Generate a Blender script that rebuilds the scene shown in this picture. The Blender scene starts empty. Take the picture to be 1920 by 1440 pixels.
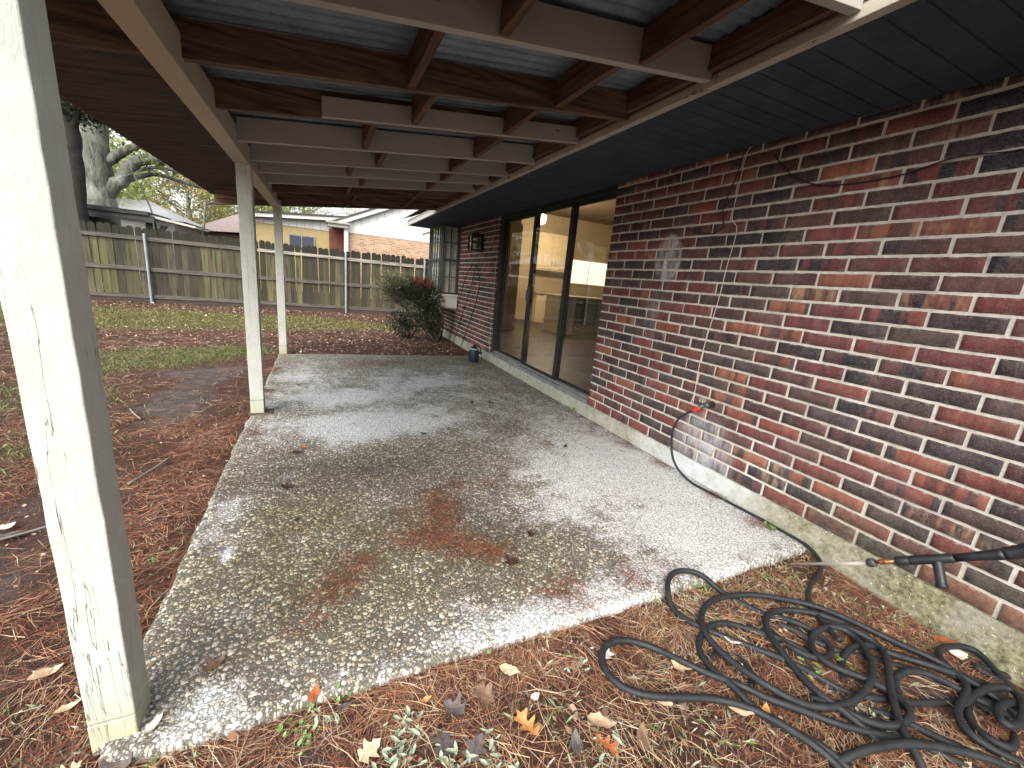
import bpy, math, random
import numpy as np
from mathutils import Vector, Matrix, noise as mnoise
random.seed(7); RS=np.random.RandomState(11)
S=bpy.context.scene; COL=S.collection
# ---------------------------------------------------------------- camera
H=1.2745
cd=bpy.data.cameras.new('camera'); cam=bpy.data.objects.new('camera',cd); COL.objects.link(cam)
R=[(0.90815,0.41826,0.01777),(-0.40865,0.87647,0.25458),(0.09090,-0.23846,0.96689)]
M=Matrix(((R[0][0],R[0][2],-R[0][1],0),(R[1][0],R[1][2],-R[1][1],0),(R[2][0],R[2][2],-R[2][1],H),(0,0,0,1)))
cam.matrix_world=M
cd.sensor_width=36; cd.lens=36*768.8/1920; cd.clip_start=.02; cd.clip_end=2000
S.camera=cam; S.render.resolution_x=1024; S.render.resolution_y=768
# ---------------------------------------------------------------- sky, sun, exposure
wd=bpy.data.worlds.new('World'); S.world=wd; wd.use_nodes=True; wn=wd.node_tree
for n in list(wn.nodes): wn.nodes.remove(n)
sky=wn.nodes.new('ShaderNodeTexSky'); sky.sky_type='NISHITA'; sky.sun_disc=False
sky.sun_elevation=math.radians(42); sky.sun_rotation=math.radians(217); sky.air_density=1.3; sky.dust_density=4; sky.ozone_density=1
hs=wn.nodes.new('ShaderNodeHueSaturation'); hs.inputs['Saturation'].default_value=.38; hs.inputs['Value'].default_value=1.0
bg=wn.nodes.new('ShaderNodeBackground'); bg.inputs['Strength'].default_value=.15
wo=wn.nodes.new('ShaderNodeOutputWorld')
wn.links.new(sky.outputs[0],hs.inputs['Color']); wn.links.new(hs.outputs[0],bg.inputs[0]); wn.links.new(bg.outputs[0],wo.inputs[0])
sl=bpy.data.lights.new('sun','SUN'); sl.energy=.6; sl.angle=math.radians(70); sl.color=(1,.97,.92)
so=bpy.data.objects.new('sun',sl); COL.objects.link(so)
so.rotation_euler=Vector((-.45,-.6,.68)).to_track_quat('Z','Y').to_euler()
S.view_settings.view_transform='Standard'; S.view_settings.look='None'; S.view_settings.gamma=1
S.view_settings.exposure=1.55
# ---------------------------------------------------------------- shader helpers
class G:
    def __init__(s,name,rough=.8,spec=.3,metal=0):
        s.m=bpy.data.materials.new(name); s.m.use_nodes=True; s.nt=s.m.node_tree
        s.b=s.nt.nodes['Principled BSDF']; s.out=s.nt.nodes['Material Output']
        s.b.inputs['Roughness'].default_value=rough; s.b.inputs['Specular IOR Level'].default_value=spec; s.b.inputs['Metallic'].default_value=metal
    def n(s,t): return s.nt.nodes.new(t)
    def L(s,a,b): s.nt.links.new(a,b)
    def _in(s,sock,v):
        if v is None: return
        if isinstance(v,bpy.types.NodeSocket): s.L(v,sock)
        elif isinstance(v,(tuple,list)) and len(v)==3 and sock.type=='RGBA': sock.default_value=(*v,1)
        else: sock.default_value=v
    def obj(s): return s.n('ShaderNodeTexCoord').outputs['Object']
    def rnd(s): return s.n('ShaderNodeObjectInfo').outputs['Random']
    def attr(s,name,fac=False):
        a=s.n('ShaderNodeAttribute'); a.attribute_name=name; return a.outputs['Fac' if fac else 'Color']
    def map(s,v,sc=(1,1,1),loc=(0,0,0)):
        m=s.n('ShaderNodeMapping'); s._in(m.inputs['Vector'],v); m.inputs['Scale'].default_value=sc; s._in(m.inputs['Location'],loc); return m.outputs[0]
    def noise(s,v,scale,detail=4,rough=.55,dist=0):
        t=s.n('ShaderNodeTexNoise'); s._in(t.inputs['Vector'],v); t.inputs['Scale'].default_value=scale; t.inputs['Detail'].default_value=detail; t.inputs['Roughness'].default_value=rough; t.inputs['Distortion'].default_value=dist
        return t.outputs['Fac']
    def vor(s,v,scale,feat='F1',out='Distance'):
        t=s.n('ShaderNodeTexVoronoi'); t.feature=feat; s._in(t.inputs['Vector'],v); t.inputs['Scale'].default_value=scale; return t.outputs[out]
    def ramp(s,f,*st):
        r=s.n('ShaderNodeValToRGB'); e=r.color_ramp.elements
        while len(e)<len(st): e.new(.5)
        for k,(p,c) in enumerate(st):
            e[k].position=p; e[k].color=(*c,1) if isinstance(c,tuple) else (c,c,c,1)
        s.L(f,r.inputs[0]); return r.outputs[0]
    def mix(s,f,a,b,mode='MIX'):
        m=s.n('ShaderNodeMix'); m.data_type='RGBA'; m.blend_type=mode; s._in(m.inputs[0],f); s._in(m.inputs[6],a); s._in(m.inputs[7],b); return m.outputs[2]
    def ma(s,op,a,b=None,clamp=False):
        m=s.n('ShaderNodeMath'); m.operation=op; m.use_clamp=clamp; s._in(m.inputs[0],a); s._in(m.inputs[1],b); return m.outputs[0]
    def comb(s,x,y,z):
        c=s.n('ShaderNodeCombineXYZ'); s._in(c.inputs[0],x); s._in(c.inputs[1],y); s._in(c.inputs[2],z); return c.outputs[0]
    def sep(s,v):
        c=s.n('ShaderNodeSeparateXYZ'); s._in(c.inputs[0],v); return c.outputs
    def col(s,c): s._in(s.b.inputs['Base Color'],c); return s
    def rough(s,c): s._in(s.b.inputs['Roughness'],c); return s
    def bump(s,h,st=.5,d=.01):
        b=s.n('ShaderNodeBump'); b.inputs['Strength'].default_value=st; b.inputs['Distance'].default_value=d; s.L(h,b.inputs['Height']); s.L(b.outputs[0],s.b.inputs['Normal']); return s
def plain(name,c,rough=.6,metal=0,var=.25,scale=8,bump=.15):
    g=G(name,rough,.35,metal); o=g.obj(); f=g.noise(o,scale,6,.65)
    g.col(g.mix(g.ramp(f,(.3,0.0),(.75,1.0)),tuple(x*(1-var) for x in c),tuple(min(1,x*(1+var)) for x in c)))
    g.bump(g.noise(o,scale*6,3),bump,.004); return g.m
# ---------------------------------------------------------------- mesh helpers
class MB:
    def __init__(s): s.v=[]; s.f=[]; s.c=[]; s.cc=None
    def add(s,v,f):
        o=len(s.v); s.v+= [tuple(p) for p in v]; s.f+=[tuple(i+o for i in q) for q in f]; return s
    def box(s,a,b,mt=None):
        x0,y0,z0=a; x1,y1,z1=b
        v=[(x0,y0,z0),(x1,y0,z0),(x1,y1,z0),(x0,y1,z0),(x0,y0,z1),(x1,y0,z1),(x1,y1,z1),(x0,y1,z1)]
        if mt: v=[mt@Vector(p) for p in v]
        return s.add(v,[(0,3,2,1),(4,5,6,7),(0,1,5,4),(1,2,6,5),(2,3,7,6),(3,0,4,7)])
    def prism(s,poly,d):   # poly: 3D points planar, d: extrusion vector
        n=len(poly); d=Vector(d); p=[Vector(q) for q in poly]
        return s.add(p+[q+d for q in p],[tuple(range(n-1,-1,-1)),tuple(range(n,2*n))]+[(i,(i+1)%n,n+(i+1)%n,n+i) for i in range(n)])
    def tube(s,pts,rad,seg=8,cap=True):
        P=[Vector(p) for p in pts]; n=len(P); r=[rad]*n if not hasattr(rad,'__len__') else rad
        up=None; v=[]
        for i in range(n):
            t=(P[min(i+1,n-1)]-P[max(i-1,0)])
            if t.length<1e-9: t=Vector((0,0,1))
            t.normalize()
            if up is None:
                up=Vector((0,0,1)) if abs(t.z)<.9 else Vector((1,0,0))
            a=(up-t*up.dot(t)); 
            if a.length<1e-6: a=Vector((0,1,0)).cross(t)
            a.normalize(); up=a; b=t.cross(a)
            for k in range(seg):
                th=2*math.pi*k/seg; v.append(P[i]+(a*math.cos(th)+b*math.sin(th))*r[i])
        f=[(i*seg+k,i*seg+(k+1)%seg,(i+1)*seg+(k+1)%seg,(i+1)*seg+k) for i in range(n-1) for k in range(seg)]
        if cap: f+=[tuple(range(seg-1,-1,-1)),tuple((n-1)*seg+k for k in range(seg))]
        return s.add(v,f)
    def lathe(s,prof,c=(0,0,0),seg=20,axis=None):
        v=[];n=len(prof)
        q=Vector(axis).to_track_quat('Z','Y') if axis else None
        for r,z in prof:
            for k in range(seg):
                p=Vector((r*math.cos(2*math.pi*k/seg),r*math.sin(2*math.pi*k/seg),z))
                if q: p=q@p
                v.append(p+Vector(c))
        f=[(i*seg+k,i*seg+(k+1)%seg,(i+1)*seg+(k+1)%seg,(i+1)*seg+k) for i in range(n-1) for k in range(seg)]
        f+=[tuple(range(seg-1,-1,-1)),tuple((n-1)*seg+k for k in range(seg))]
        return s.add(v,f)
    def build(s,name,mat,parent=None,smooth=False,bevel=0):
        me=bpy.data.meshes.new(name); me.from_pydata(s.v,[],s.f); me.update()
        return link(name,me,mat,parent,smooth,bevel)
def link(name,me,mat,parent=None,smooth=False,bevel=0):
    if mat and not me.materials: me.materials.append(mat)
    o=bpy.data.objects.new(name,me); COL.objects.link(o)
    if parent: o.parent=parent; o.matrix_parent_inverse=Matrix.Translation(-parent.location)
    if smooth: me.polygons.foreach_set('use_smooth',[True]*len(me.polygons))
    if bevel:
        b=o.modifiers.new('bevel','BEVEL'); b.width=bevel; b.segments=2; b.limit_method='ANGLE'
    return o
def fastmesh(name,V,F,cols=None,mat=None,parent=None,smooth=False):
    V=np.asarray(V,np.float32).reshape(-1,3); F=np.asarray(F,np.int32); k=F.shape[1]
    me=bpy.data.meshes.new(name); me.vertices.add(len(V)); me.vertices.foreach_set('co',V.ravel())
    me.loops.add(F.size); me.loops.foreach_set('vertex_index',F.ravel())
    me.polygons.add(len(F)); me.polygons.foreach_set('loop_start',np.arange(0,F.size,k,dtype=np.int32)); me.polygons.foreach_set('loop_total',np.full(len(F),k,np.int32))
    me.update(calc_edges=True)
    if cols is not None:
        for nm,c in cols.items():
            c=np.asarray(c,np.float32); a=me.color_attributes.new(nm,'FLOAT_COLOR','POINT')
            a.data.foreach_set('color',np.hstack([c,np.ones((len(c),1),np.float32)]).ravel())
    return link(name,me,mat,parent,smooth)
def tag(o,label,cat,group=None):
    o['label']=label; o['category']=cat
    if group: o['group']=group
    return o
def kind(o,k): o['kind']=k; return o
def thing(name,label,cat,loc=(0,0,0),group=None):
    o=bpy.data.objects.new(name,None); o.empty_display_size=.1; o.location=loc; COL.objects.link(o); return tag(o,label,cat,group)
def gauss(x,y,cx,cy,rx,ry,a=0):
    c,s=math.cos(a),math.sin(a); dx=x-cx; dy=y-cy; u=(c*dx+s*dy)/rx; v=(-s*dx+c*dy)/ry
    return np.exp(-(u*u+v*v))
def vnoise(x,y,sc,seed=0):
    r=np.random.RandomState(seed); g=r.rand(257,257); X=x*sc+1000; Y=y*sc+1000
    xi=np.floor(X).astype(int); yi=np.floor(Y).astype(int); fx=X-xi; fy=Y-yi; fx=fx*fx*(3-2*fx); fy=fy*fy*(3-2*fy)
    a=g[xi%256,yi%256]; b=g[(xi+1)%256,yi%256]; c=g[xi%256,(yi+1)%256]; d=g[(xi+1)%256,(yi+1)%256]
    return (a*(1-fx)+b*fx)*(1-fy)+(c*(1-fx)+d*fx)*fy
def fbm(x,y,sc,seed=0): return (vnoise(x,y,sc,seed)*.5+vnoise(x,y,sc*2.1,seed+1)*.28+vnoise(x,y,sc*4.3,seed+2)*.15+vnoise(x,y,sc*9,seed+3)*.07)
W=2.478; ZF=.127; CH=.0794; BL=.254; ZS=2.24
# ---------------------------------------------------------------- ground height and zones
def gz(x,y):
    x=np.asarray(x,float); y=np.asarray(y,float)
    z=-.036+.022*(fbm(x,y,1.3,3)-.5)+.012*(vnoise(x,y,7,9)-.5)
    z=z-.05*np.clip((x-1.9)/.6,0,1)*np.clip((1.15-y)/.8,0,1)
    far=np.clip((y-6.8)/4,0,1); z=z+far*.02
    return z
def zones(x,y):
    n=fbm(x,y,.9,21); m=fbm(x,y,2.3,31)
    g=gauss(x,y,-3.2,10.2,3.6,1.5)*1.25+gauss(x,y,-.3,10.3,2.2,.9)*.9+gauss(x,y,-1.9,6.3,1.0,.8)*.75+gauss(x,y,-1.05,6.9,.5,.35)*.8+gauss(x,y,-2.3,4.6,.9,.8)*.6+gauss(x,y,-1.7,3.4,.5,.4)*.55+gauss(x,y,-7,8,2,3)*.6
    n2=fbm(x,y,4.2,25); g=np.clip((g*(.1+1.0*n+.9*n2)-.30)*1.7,0,1)
    mud=gauss(x,y,-1.15,4.4,.35,1.0,.1)+gauss(x,y,-1.0,5.6,.3,.5)*.8+gauss(x,y,-1.2,2.6,.35,.5)*.7+gauss(x,y,-1.5,5.6,.6,.3)*.7+gauss(x,y,-.9,1.5,.15,.25)*.7+gauss(x,y,-.05,.97,.12,.07)+gauss(x,y,1.95,.42,.3,.09,-.5)*1.3+gauss(x,y,1.75,1.02,.22,.07)+gauss(x,y,-1.15,2.0,.2,.3)*.5
    m2=fbm(x,y,5.5,35); mud=np.clip((mud*(.2+.7*m+.9*m2)-.42)*2.0,0,1)*(1-g)
    nd=.35+gauss(x,y,-.78,3.0,.3,2.0)*.8+gauss(x,y,-.75,5.6,.25,.6)+gauss(x,y,-2.0,8.3,2.2,.45)*.9+gauss(x,y,-2.6,6.6,.8,.8)*.6+gauss(x,y,2.1,.75,.45,.3)+gauss(x,y,1.0,.95,.5,.2)*.6+gauss(x,y,-1.0,1.2,.5,.5)*.5+gauss(x,y,-1.9,4.2,.5,1)*.5
    nd=np.clip(nd*(.4+1.2*m)-mud*.35-g*.5,0,1)
    return g,mud,nd
def axis(edges):
    out=[]
    for a,b,st in edges: out+=list(np.arange(a,b,st))
    out.append(edges[-1][1]); return np.array(out)
def grid(xs,ys):
    X,Y=np.meshgrid(xs,ys,indexing='ij'); nx,ny=len(xs),len(ys); i=np.arange(nx*ny).reshape(nx,ny)
    F=np.stack([i[:-1,:-1],i[1:,:-1],i[1:,1:],i[:-1,1:]],-1).reshape(-1,4); return X.ravel(),Y.ravel(),F
g=G('soil_material',.95,.2); o=g.obj(); za=g.sep(g.attr('zone'))
n1=g.noise(o,45,8,.75); n2=g.noise(o,9,6,.7); n3=g.noise(o,160,3,.7)
base=g.mix(g.ramp(n1,(.32,0.),(.68,1.)),(.030,.018,.014),(.135,.075,.052))
base=g.mix(g.ramp(n3,(.60,0.),(.72,1.)),base,(.30,.165,.10))
base=g.mix(g.ma('MULTIPLY',za[2],.6),base,g.mix(g.ramp(n3,(.35,0.),(.65,1.)),(.040,.018,.013),(.19,.075,.042)))
mudc=g.mix(g.ramp(n2,(.3,0.),(.7,1.)),(.065,.048,.042),(.17,.135,.125))
base=g.mix(g.ma('MULTIPLY',za[1],g.ramp(n1,(.25,.3),(.5,1.)),True),base,mudc)
grc=g.mix(g.ramp(n3,(.3,0.),(.7,1.)),(.05,.06,.015),(.22,.23,.06))
base=g.mix(g.ma('MULTIPLY',za[0],g.ramp(g.noise(o,14,5),(.38,0.),(.58,1.)),True),base,grc)
g.col(base); g.bump(g.ma('ADD',n1,n3),.9,.02); g.rough(g.ramp(g.ma('MULTIPLY',za[1],n2),(.2,.92),(.6,.55)))
MGROUND=g.m
xs=axis([(-90,-14,4),(-14,-5,.5),(-5,-2.2,.1),(-2.2,2.7,.035),(2.7,6,.3),(6,90,4)]); ys=axis([(-60,-2,3),(-2,-.4,.2),(-.4,2.2,.035),(2.2,7,.06),(7,13.6,.15),(13.6,24,1),(24,160,6)])
X,Y,F=grid(xs,ys); Z=gz(X,Y)
ins=(X>-.52)&(X<W+.3)&(Y>1.15)&(Y<6.55); Z=np.where(ins,-.09,Z); Z=np.where((X>2.62),-.12,Z)
gzn,md,nd=zones(X,Y)
kind(fastmesh('ground',np.stack([X,Y,Z],1),F,{'zone':np.stack([gzn,md,nd],1)},MGROUND,None,True),'structure')
# ---------------------------------------------------------------- patio slab
g=G('exposed_aggregate',.7,.35); o=g.obj(); st=g.sep(g.attr('stain'))
jn=g.n('ShaderNodeTexNoise'); jn.inputs['Scale'].default_value=35; jn.inputs['Detail'].default_value=2; g.L(o,jn.inputs['Vector'])
jv=g.n('ShaderNodeVectorMath'); jv.operation='SCALE'; g.L(jn.outputs['Color'],jv.inputs[0]); jv.inputs['Scale'].default_value=.014
ja=g.n('ShaderNodeVectorMath'); g.L(o,ja.inputs[0]); g.L(jv.outputs[0],ja.inputs[1]); jit=ja.outputs[0]
nbig=g.noise(o,2.6,7,.7,.6); nmid=g.noise(o,11,7,.75); nf=g.noise(o,230,4,.7); npit=g.noise(o,95,4,.7)
def peb(sc,off,lo):
    v=g.map(jit,(1,1,.2),off); vd=g.vor(v,sc,'F1','Distance'); vc=g.sep(g.vor(v,sc,'F1','Color'))
    thr=g.ma('ADD',g.ma('MULTIPLY',vc[0],.42),lo); m_=g.ramp(g.ma('ADD',g.ma('SUBTRACT',thr,vd),.5),(.48,0.),(.56,1.))
    pc=g.ramp(vc[1],(.0,(.26,.20,.13)),(.25,(.42,.35,.25)),(.5,(.66,.61,.50)),(.68,(.34,.31,.27)),(.85,(.80,.77,.69)),(1.,(.50,.44,.34)))
    return vd,m_,pc
vd,pm1,pc1=peb(56,(0,0,0),.15); vd2,pm2,pc2=peb(112,(3.3,1.7,0),.12)
mat_=g.mix(g.ramp(g.ma('ADD',g.ma('MULTIPLY',nf,.6),g.ma('MULTIPLY',npit,.4)),(.35,0.),(.65,1.)),(.035,.032,.026),(.22,.205,.17))
c=g.mix(g.ma('MULTIPLY',pm2,.8),mat_,pc2); c=g.mix(g.ma('MULTIPLY',pm1,.93),c,pc1)
olive=g.mix(1.,c,(.66,.62,.47),'MULTIPLY'); dark=g.mix(1.,c,(.40,.38,.36),'MULTIPLY')
c=g.mix(g.ma('MULTIPLY',st[1],g.ramp(nmid,(.3,.35),(.6,1.)),True),c,dark)
c=g.mix(g.ma('MULTIPLY',st[2],g.ramp(g.noise(o,6,5),(.3,.2),(.6,1.)),True),c,olive)
c=g.mix(g.ramp(g.noise(o,4.5,6,.7),(.50,0.),(.70,.75)),c,g.mix(1.,c,(.58,.53,.48),'MULTIPLY'))
chalk=g.mix(g.ramp(nf,(.35,0.),(.6,1.)),(.52,.53,.54),(.84,.85,.87))
cov=g.ma('ADD',g.ma('MULTIPLY',st[0],.58),g.ma('ADD',g.ma('MULTIPLY',nbig,1.25),g.ma('MULTIPLY',nmid,.95)))
cov=g.ma('ADD',cov,g.ma('MULTIPLY',g.ma('SUBTRACT',npit,.5),.9))
cov=g.ma('ADD',cov,g.ma('MULTIPLY',pm1,.10))
gap=g.ramp(g.vor(jit,58,'DISTANCE_TO_EDGE'),(.02,.0),(.17,1.)); gap=g.ma('MAXIMUM',gap,g.ramp(g.noise(o,14,5,.75),(.50,.0),(.72,.85)))
cov=g.ma('SUBTRACT',cov,.61)
wf=g.ma('MULTIPLY',g.ramp(cov,(.66,0.),(.98,1.)),g.ma('ADD',g.ma('MULTIPLY',gap,.80),.20))
c=g.mix(g.ma('MULTIPLY',wf,.85),c,chalk)
g.col(c)
hh=g.ma('ADD',g.ma('ADD',g.ma('MULTIPLY',g.ma('SUBTRACT',.6,vd),pm1),g.ma('MULTIPLY',g.ma('MULTIPLY',g.ma('SUBTRACT',.6,vd2),pm2),.5)),g.ma('MULTIPLY',nf,.3)); g.bump(hh,.9,.009)
g.rough(g.ramp(nmid,(.3,.55),(.7,.85)))
MSLAB=g.m
xs=np.arange(-.566,W+.001,.0203); ys=np.arange(1.093,6.61,.0203); X,Y,F=grid(xs,ys); nx,ny=len(xs),len(ys)
wht=(gauss(X,Y,.25,3.45,.62,.34)*1.15+gauss(X,Y,.6,5.3,1.3,.7)*.12+gauss(X,Y,.7,4.2,1.3,.9)*.12+gauss(X,Y,.1,4.3,.6,.3)*.9+gauss(X,Y,-.2,5.4,.3,.7)*.55+gauss(X,Y,.9,4.9,.7,.45)*.5+gauss(X,Y,1.0,3.7,.6,.5)*.5
 +gauss(X,Y,2.1,3.0,.5,1.0)*.62+gauss(X,Y,2.2,1.9,.6,.7)*.85+gauss(X,Y,1.9,1.35,.5,.3)*.9+gauss(X,Y,1.55,2.3,.4,.5)*.6+gauss(X,Y,1.1,1.15,.4,.13)*.8+gauss(X,Y,.5,1.13,.5,.1)*.45+gauss(X,Y,-.35,1.13,.2,.12)*.5+gauss(X,Y,1.2,1.9,.3,.25)*.35+gauss(X,Y,1.6,5.0,.5,.9)*.35+gauss(X,Y,-.47,2.3,.12,.5)*.4+gauss(X,Y,-.40,1.90,.022,.06)*.9)
drk=gauss(X,Y,1.5,3.3,.35,.5)*.5+gauss(X,Y,2.0,2.4,.15,.4)*.5+gauss(X,Y,.6,4.0,.5,.12)*.6+gauss(X,Y,.25,2.65,.75,.28)*1.0+gauss(X,Y,.75,1.75,.35,.3)*.9+gauss(X,Y,.55,2.1,.3,.3)*.6+gauss(X,Y,.2,6.0,.8,.2)*.4+gauss(X,Y,1.3,4.6,.4,.6)*.45+gauss(X,Y,-.2,2.45,.4,.3)*.5+gauss(X,Y,2.42,3.2,.1,1.5)*.5+gauss(X,Y,-.3,1.4,.3,.2)*.3
olv=gauss(X,Y,-.1,2.0,.6,.7)*1.0+gauss(X,Y,.3,1.6,.6,.35)*.5+gauss(X,Y,-.5,5.0,.1,2)*.6+gauss(X,Y,2.1,6.2,1.2,.5)*.7+gauss(X,Y,.9,1.45,.4,.2)*.4
edge=np.minimum(np.minimum(X+.566,W-X+9),np.minimum(Y-1.093,6.60-Y))
wob=(fbm(X,Y,9,41)-.5)
Zs=.004*(vnoise(X,Y,2.2,5)-.5)-.010*np.clip(1-edge/.02,0,1)+.0015*(vnoise(X,Y,60,6)-.5)-.010*np.exp(-((Y-2.925-.006*np.sin(X*9))/.008)**2)
bx=np.where(X<-.56,wob*.028,0); by=np.where(Y<1.10,wob*.030,0)-np.where(Y>6.59,wob*.05,0)
corner=((X<-.53)&(Y<1.14)); bx=bx+np.where(corner,.02,0); by=by+np.where(corner,.012,0)
V=np.stack([X+bx,Y+by,Zs],1); C=np.stack([wht,drk,olv],1)
# skirt
i=np.arange(nx*ny).reshape(nx,ny); ring=np.concatenate([i[:,0],i[-1,1:],i[-2::-1,-1],i[0,-2:0:-1]]); n0=len(V)
Vs=V[ring].copy(); Vs[:,2]=-.12; V=np.vstack([V,Vs]); Cs=C[ring].copy(); Cs[:,1]=.9; Cs[:,0]*=.2; C=np.vstack([C,Cs]); m=len(ring); k=np.arange(m)
F=np.vstack([F,np.stack([ring[k],n0+k,n0+(k+1)%m,ring[(k+1)%m]],1)])
kind(fastmesh('patio_slab',V,F,{'stain':np.clip(C,0,1.3)},MSLAB,None,True),'structure')
# ---------------------------------------------------------------- house
house=thing('house','red and charcoal brick house with dark soffit on the right of the patio','house',(W,3,0))
g=G('mortar',.95,.15); o=g.obj(); s_=g.sep(o)
mo=g.mix(g.ramp(g.noise(o,30,6,.7),(.3,0.),(.7,1.)),(.46,.43,.38),(.72,.69,.63))
mo=g.mix(g.ramp(g.noise(g.map(o,(1,1,.5)),2.5,6,.7),(.42,.0),(.7,.6)),mo,(.30,.26,.22))
grn=g.ramp(g.ma('ADD',g.ma('SUBTRACT',.75,s_[2]),g.ma('MULTIPLY',g.ma('SUBTRACT',g.noise(o,2.2,5),.5),.9)),(.35,0.),(.75,1.))
near=g.ramp(g.ma('SUBTRACT',1.9,s_[1]),(.4,0.),(1.,1.))
mo=g.mix(g.ma('MULTIPLY',grn,g.ma('MULTIPLY',near,.7)),mo,(.30,.28,.14))
g.col(mo); g.bump(g.noise(o,120,5,.7),.7,.005); MMORTAR=g.m
g=G('brick',.85,.3); o=g.obj(); s_=g.sep(o); ca=g.attr('ca'); cb=g.attr('cb'); cr=g.sep(g.attr('cr'))
vec=g.comb(g.ma('ADD',g.ma('MULTIPLY',s_[0],14),g.ma('MULTIPLY',cr[0],90)),g.ma('ADD',g.ma('MULTIPLY',s_[1],14),g.ma('MULTIPLY',cr[0],70)),g.ma('MULTIPLY',s_[2],1.2))
band=g.ramp(g.noise(vec,1.,2,.4,.2),(.455,0.),(.53,1.))
band2=g.ramp(g.noise(g.map(vec,(2.2,2.2,.6),(31,7,0)),1.,3,.6),(.35,0.),(.65,1.))
c=g.mix(band,ca,cb)
c=g.mix(g.ma('MULTIPLY',band2,.55),c,g.mix(1.,c,(.50,.50,.54),'MULTIPLY'))
c=g.mix(g.ramp(g.noise(o,30,7,.75),(.35,0.),(.7,.8)),c,g.mix(1.,c,(.55,.52,.52),'MULTIPLY'))
c=g.mix(g.ramp(g.noise(o,170,4,.7),(.50,0.),(.75,.6)),c,(.24,.18,.15))
dust=g.ramp(g.ma('ADD',g.ma('MULTIPLY',g.noise(o,7,6,.7),.6),g.ma('MULTIPLY',g.noise(o,60,5,.75),.4)),(.46,0.),(.68,.30)); c=g.mix(dust,c,(.27,.20,.175))
tan=g.ma('MULTIPLY',g.ramp(g.ma('MULTIPLY',cr[1],1),(.90,0.),(.93,1.)),g.ma('MULTIPLY',g.ramp(g.noise(g.map(vec,(1,1,3)),1.3,5,.7),(.50,0.),(.72,1.)),.8))
c=g.mix(tan,c,(.46,.29,.18))
fz=g.ma('FRACT',g.ma('DIVIDE',g.ma('SUBTRACT',s_[2],ZF),CH)); ed=g.ramp(fz,(.0,1.),(.34,0.),(.86,0.),(1.,1.)); sm=g.ma('MULTIPLY',ed,g.ramp(g.noise(g.map(o,(1,1,.8)),24,6,.75),(.50,0.),(.60,1.)))
c=g.mix(g.ma('MULTIPLY',sm,.55),c,(.48,.44,.39))
# mineral bloom patches and runs, dirt low down on the near end
def blob(cy,cz,ry,rz,f):
    a=g.ma('DIVIDE',g.ma('SUBTRACT',s_[1],cy),ry); b=g.ma('DIVIDE',g.ma('SUBTRACT',s_[2],cz),rz)
    d=g.ma('ADD',g.ma('MULTIPLY',a,a),g.ma('MULTIPLY',b,b)); return g.ma('MULTIPLY',g.ma('SUBTRACT',1.,d,True),f)
nz=g.noise(g.map(o,(1,1,.25)),14,6,.75)
bl=g.ma('ADD',blob(2.57,1.57,.15,.19,3.2),g.ma('ADD',blob(2.62,1.15,.12,.25,.3),g.ma('ADD',blob(1.93,.22,.30,.30,.95),blob(1.75,1.5,.03,.03,0))))
bl=g.ma('MULTIPLY',g.ma('MINIMUM',bl,1.),g.ramp(nz,(.38,.05),(.58,1.)),True)
c=g.mix(g.ma('MULTIPLY',bl,.75),c,(.52,.53,.56))
ch=g.ramp(g.noise(o,44,4,.7),(.745,0.),(.765,1.)); c=g.mix(ch,c,(.62,.55,.48))
grn=g.ramp(g.ma('ADD',g.ma('SUBTRACT',.75,s_[2]),g.ma('MULTIPLY',g.ma('SUBTRACT',g.noise(o,3.,5),.5),.9)),(.3,0.),(.85,1.))
near=g.ramp(g.ma('SUBTRACT',1.9,s_[1]),(.35,0.),(.95,1.))
c=g.mix(g.ma('MULTIPLY',grn,g.ma('MULTIPLY',near,.65)),c,g.mix(g.ramp(g.noise(o,40,5,.7),(.4,0.),(.7,1.)),(.06,.055,.03),(.24,.22,.13)))
farg=g.ma('MULTIPLY',g.ramp(s_[1],(.0,0.),(1.,0.)),1.)
g.col(c); g.bump(g.ma('ADD',g.noise(o,90,6,.75),g.ma('MULTIPLY',band,.3)),.65,.006); MBRICK=g.m
PAL=[(a*.98,b_*.98,c_*1.14) for a,b_,c_ in [(.24,.072,.050),(.20,.056,.044),(.165,.052,.044),(.28,.095,.056),(.125,.050,.042),(.085,.043,.038),(.040,.035,.037),(.030,.030,.034),(.058,.047,.044),(.090,.058,.046),(.34,.13,.07),(.14,.063,.048)]]
PW=[2,3,3,1.2,3,3,2.6,2,3,3,.8,3]
def pick():
    return PAL[random.choices(range(len(PAL)),PW)[0]]
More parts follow.
